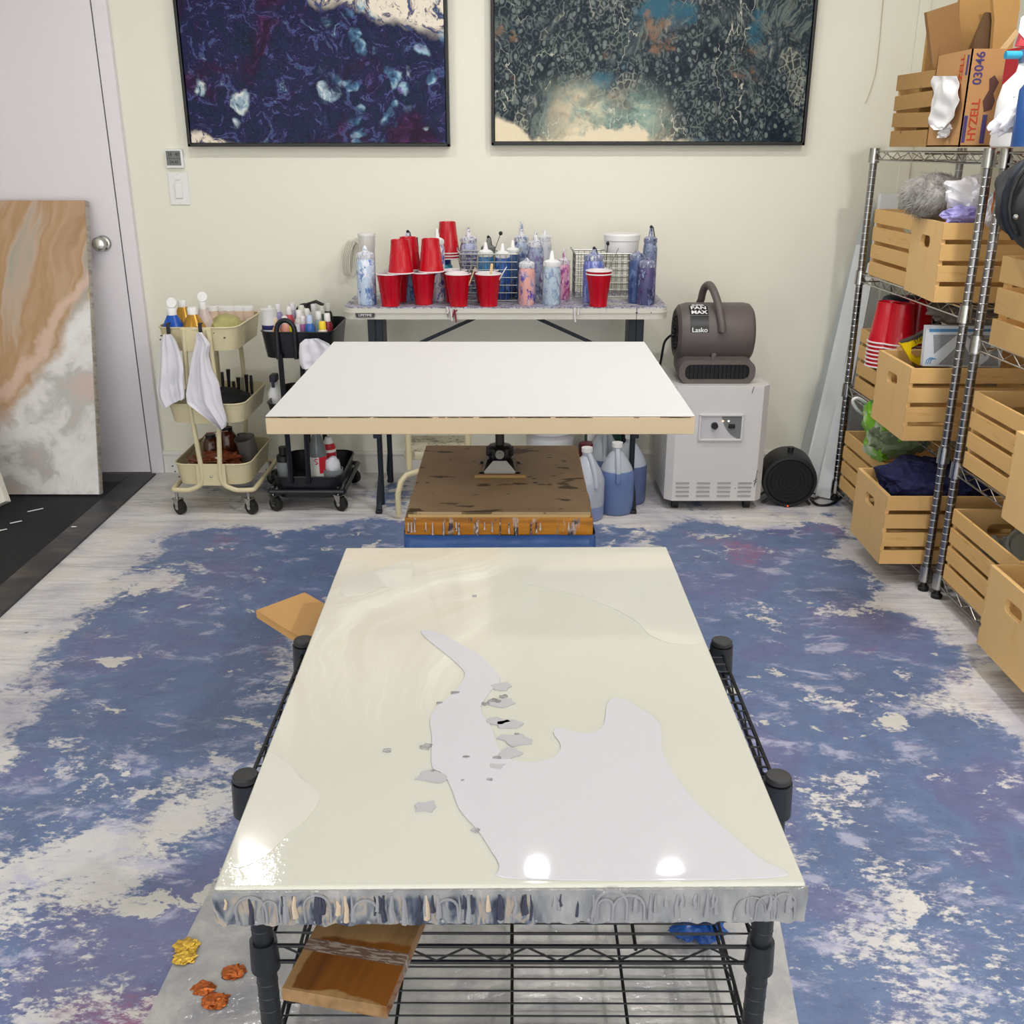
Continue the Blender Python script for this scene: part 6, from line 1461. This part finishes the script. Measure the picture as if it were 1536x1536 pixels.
# cardboard box with print
bxx = 1.352; zb1 = H+.003
e1 = atx(1462, 72, bxx)
yN_ = 3.20; yF_ = 3.45; hB = atx(1462, 74, bxx).z-zb1
zz_ = atd(1462, 72, yN_); bxx = atd(1437, 225, yN_).x
hB = atd(1462, 73, yN_).z-zb1
s = NT('printed_cardboard'); M_card = s.fin(s.mix(s.noise(s.co((1, 1, 6)), 20, 3), '#b88a5c', '#c0935f'), .75)
BW = .17
t = thing('cardboard_box', 'printed brown cardboard box standing on end on top of the shelving', 'box', (bxx, yN_, zb1))
b = MB().box((.002, .125, hB/2), (.004, .25, hB)).box((BW/2, .002, hB/2), (BW, .004, hB)).box((BW-.002, .125, hB/2), (.004, .25, hB)).box((BW/2, .248, hB/2), (BW, .004, hB)).box((BW/2, .125, .003), (BW, .25, .004))
b.build('box_body', M_card, t, smooth=0)
M_or2 = simple('orange_red_print', '#b8402a', .7); M_pu = simple('purple_print', '#4a3f74', .7); M_brn = simple('brown_print', '#5a3a34', .7)
text('03046', .036, M_pu, t, (.028, -.0008, hB-.052), (PI/2, -PI/2, 0), bold=.0006)
text('HYZELL', .034, M_or2, t, (.034, -.0008, .075), (PI/2, -PI/2, 0), bold=.0004)
text('HYZELL', .034, M_or2, t, (-.0008, .055, hB-.07), (PI/2, -PI/2, -PI/2), bold=.0004)
MB().box((.066, -.0006, .05), (.014, .001, .08)).build('printed_band', M_pu, t, smooth=0); b = MB().box((.010, -.0006, .05), (.010, .001, .075)); b.build('printed_band', M_pu, t, smooth=0)
MB().box((-.0006, .018, hB-.042), (.001, .012, .055)).build('printed_band', M_pu, t, smooth=0)
MB().prism([(-.01, -.05), (.012, -.044), (.018, -.02), (.010, .0), (.022, .03), (.006, .05), (-.008, .04), (-.004, .01), (-.018, -.02)], -.0006, .0006, Matrix.Translation((.07, -.0008, hB*.55)) @ Matrix.Rotation(PI/2, 4, 'X')).build('printed_picture', M_brn, t, smooth=0)
MB().lathe([(0, -.0006), (.013, -.0006), (.013, .0006), (0, .0006)], (-.0006, .115, hB-.115), 20, Matrix.Rotation(PI/2, 4, 'Y')).build('hand_hole', simple('hole_dark', '#1a120c', .9), t)
# tissue hanging on the box
def tissue(name, rows, x, label, m):
    H0 = atx((rows[0][0]+rows[0][1])/2, rows[0][2], x)
    def f(u, v):
        k = v*(len(rows)-1); i = min(int(k), len(rows)-2); fr_ = k-i
        l = rows[i][0]*(1-fr_)+rows[i+1][0]*fr_; r = rows[i][1]*(1-fr_)+rows[i+1][1]*fr_; yy = rows[i][2]*(1-fr_)+rows[i+1][2]*fr_
        p = atx(l+(r-l)*u, yy, x); dx = .010*math.sin(u*7+v*4)+.012*mnoise.noise(Vector((u*5, v*5, 2)))
        return p-H0+Vector((dx-.006, 0, 0))
    o = MB().grid(f, 16, 20, (.0015, 0, 0)).build(name, m, None, H0, smooth=30); return tag(o, label, 'paper')
M_tis = simple('white_tissue', '#e6e4e4', .8, var=.02)
tissue('paper_towel', [(1403, 1434, 114), (1397, 1436, 130), (1396, 1438, 150), (1395, 1434, 170), (1396, 1428, 185), (1408, 1420, 195)], bxx-.014, 'white paper towel stuffed in the hand hole of the cardboard box', M_tis)
tissue('paper_scrap', [(1418, 1422, 184), (1415, 1427, 194), (1412, 1424, 207)], bxx-.006, 'small torn white paper scrap below the paper towel', M_tis)
# red case, white bottle, glove, strap on the nearer unit
Yr = 2.92; x0r = atd(1503, 120, Yr).x
t = thing('red_case', 'red box case with a white hexagon on top of the nearer shelving unit', 'case', (x0r, Yr-.24, H+.003))
M_rc = simple('red_board', '#a8232c', .5, var=.1)
hr = atd(1503, 76, Yr).z-H; hr2 = atd(1530, -60, Yr).z-H
MB().box((.13, .12, hr/2), (.26, .24, hr), .002).build('case_body', M_rc, t, smooth=0)
MB().hull3([Vector((.01, .20, hr+.005)), Vector((.26, .20, hr+.005)), Vector((.30, .2, hr2)), Vector((.05, .2, hr2))], [Vector((.01, .22, hr+.005)), Vector((.26, .22, hr+.005)), Vector((.30, .22, hr2)), Vector((.05, .22, hr2))]).build('raised_lid', simple('rose_red_board', '#bf4a55', .5), t, smooth=0)
hp_ = atd(1538, 38, Yr-.04)-Vector(t.location)
MB().prism([(.024*math.cos(a+.5), .034*math.sin(a+.5)) for a in (k*PI/3 for k in range(6))], 0, .001, Matrix.Translation((hp_.x+.005, .1985, hp_.z)) @ Matrix.Rotation(PI/2, 4, 'X')).build('hexagon_mark', M_white_plastic, t, smooth=0)
Yb = 2.60; p = atd(1516, 180, Yb); p2 = atd(1527, 100, Yb); ztb = atd(1529, 97, Yb).z
t = thing('white_jug_bottle', 'white printed bottle with a handle on top of the nearer shelving unit', 'bottle', (atd(1524, 180, Yb).x+.005, Yb, H+.003)); hb_ = ztb-H
MB().lathe([(0, 0), (.055, 0), (.058, .006), (.056, hb_*.55), (.048, hb_*.75), (.022, hb_*.90), (.019, hb_), (0, hb_)], seg=28, sy=.7).build('body', M_white_plastic, t)
MB().cyl((0, 0, hb_), (0, 0, hb_+.03), .020).build('cap', simple('bluegrey_cap', '#5b6a86', .4), t)
MB().cyl((-.055, 0, hb_+.018), (-.012, 0, hb_+.018), .009).build('nozzle', simple('turquoise_nozzle', '#2f9ac0', .3), t)
b = MB().box((-.018, -.0405, hb_*.56), (.040, .002, .013)).box((-.022, -.0405, hb_*.50), (.018, .001, .004)).box((-.022, -.041, .06), (.022, .002, .022)); b.build('printed_mark', M_ink, t, smooth=0)
ublob('white_glove', 1532, 165, 2.48, (.075, .03, .028), simple('white_knit', '#e4e2e8', .85, bump=.3), 'white cotton glove lying over the printed white bottle', 'glove', .3, 2.2, 5, 4, rot=(0, -.7, 0))
p = atd(1533, 205, 2.40)
lathe_thing('blue_bottle', 'blue bottle with a pink side stripe at the right edge of the shelving top', 'bottle', (p.x+.03, 2.42, H+.003), [('body', [(0, 0), (.04, 0), (.04, .12), (.02, .15), (0, .15)], simple('royal_blue_plastic', '#24508f', .3)), ('cap', [(0, .148), (.018, .148), (.018, .175), (0, .175)], simple('pink_cap', '#c04878', .4))])
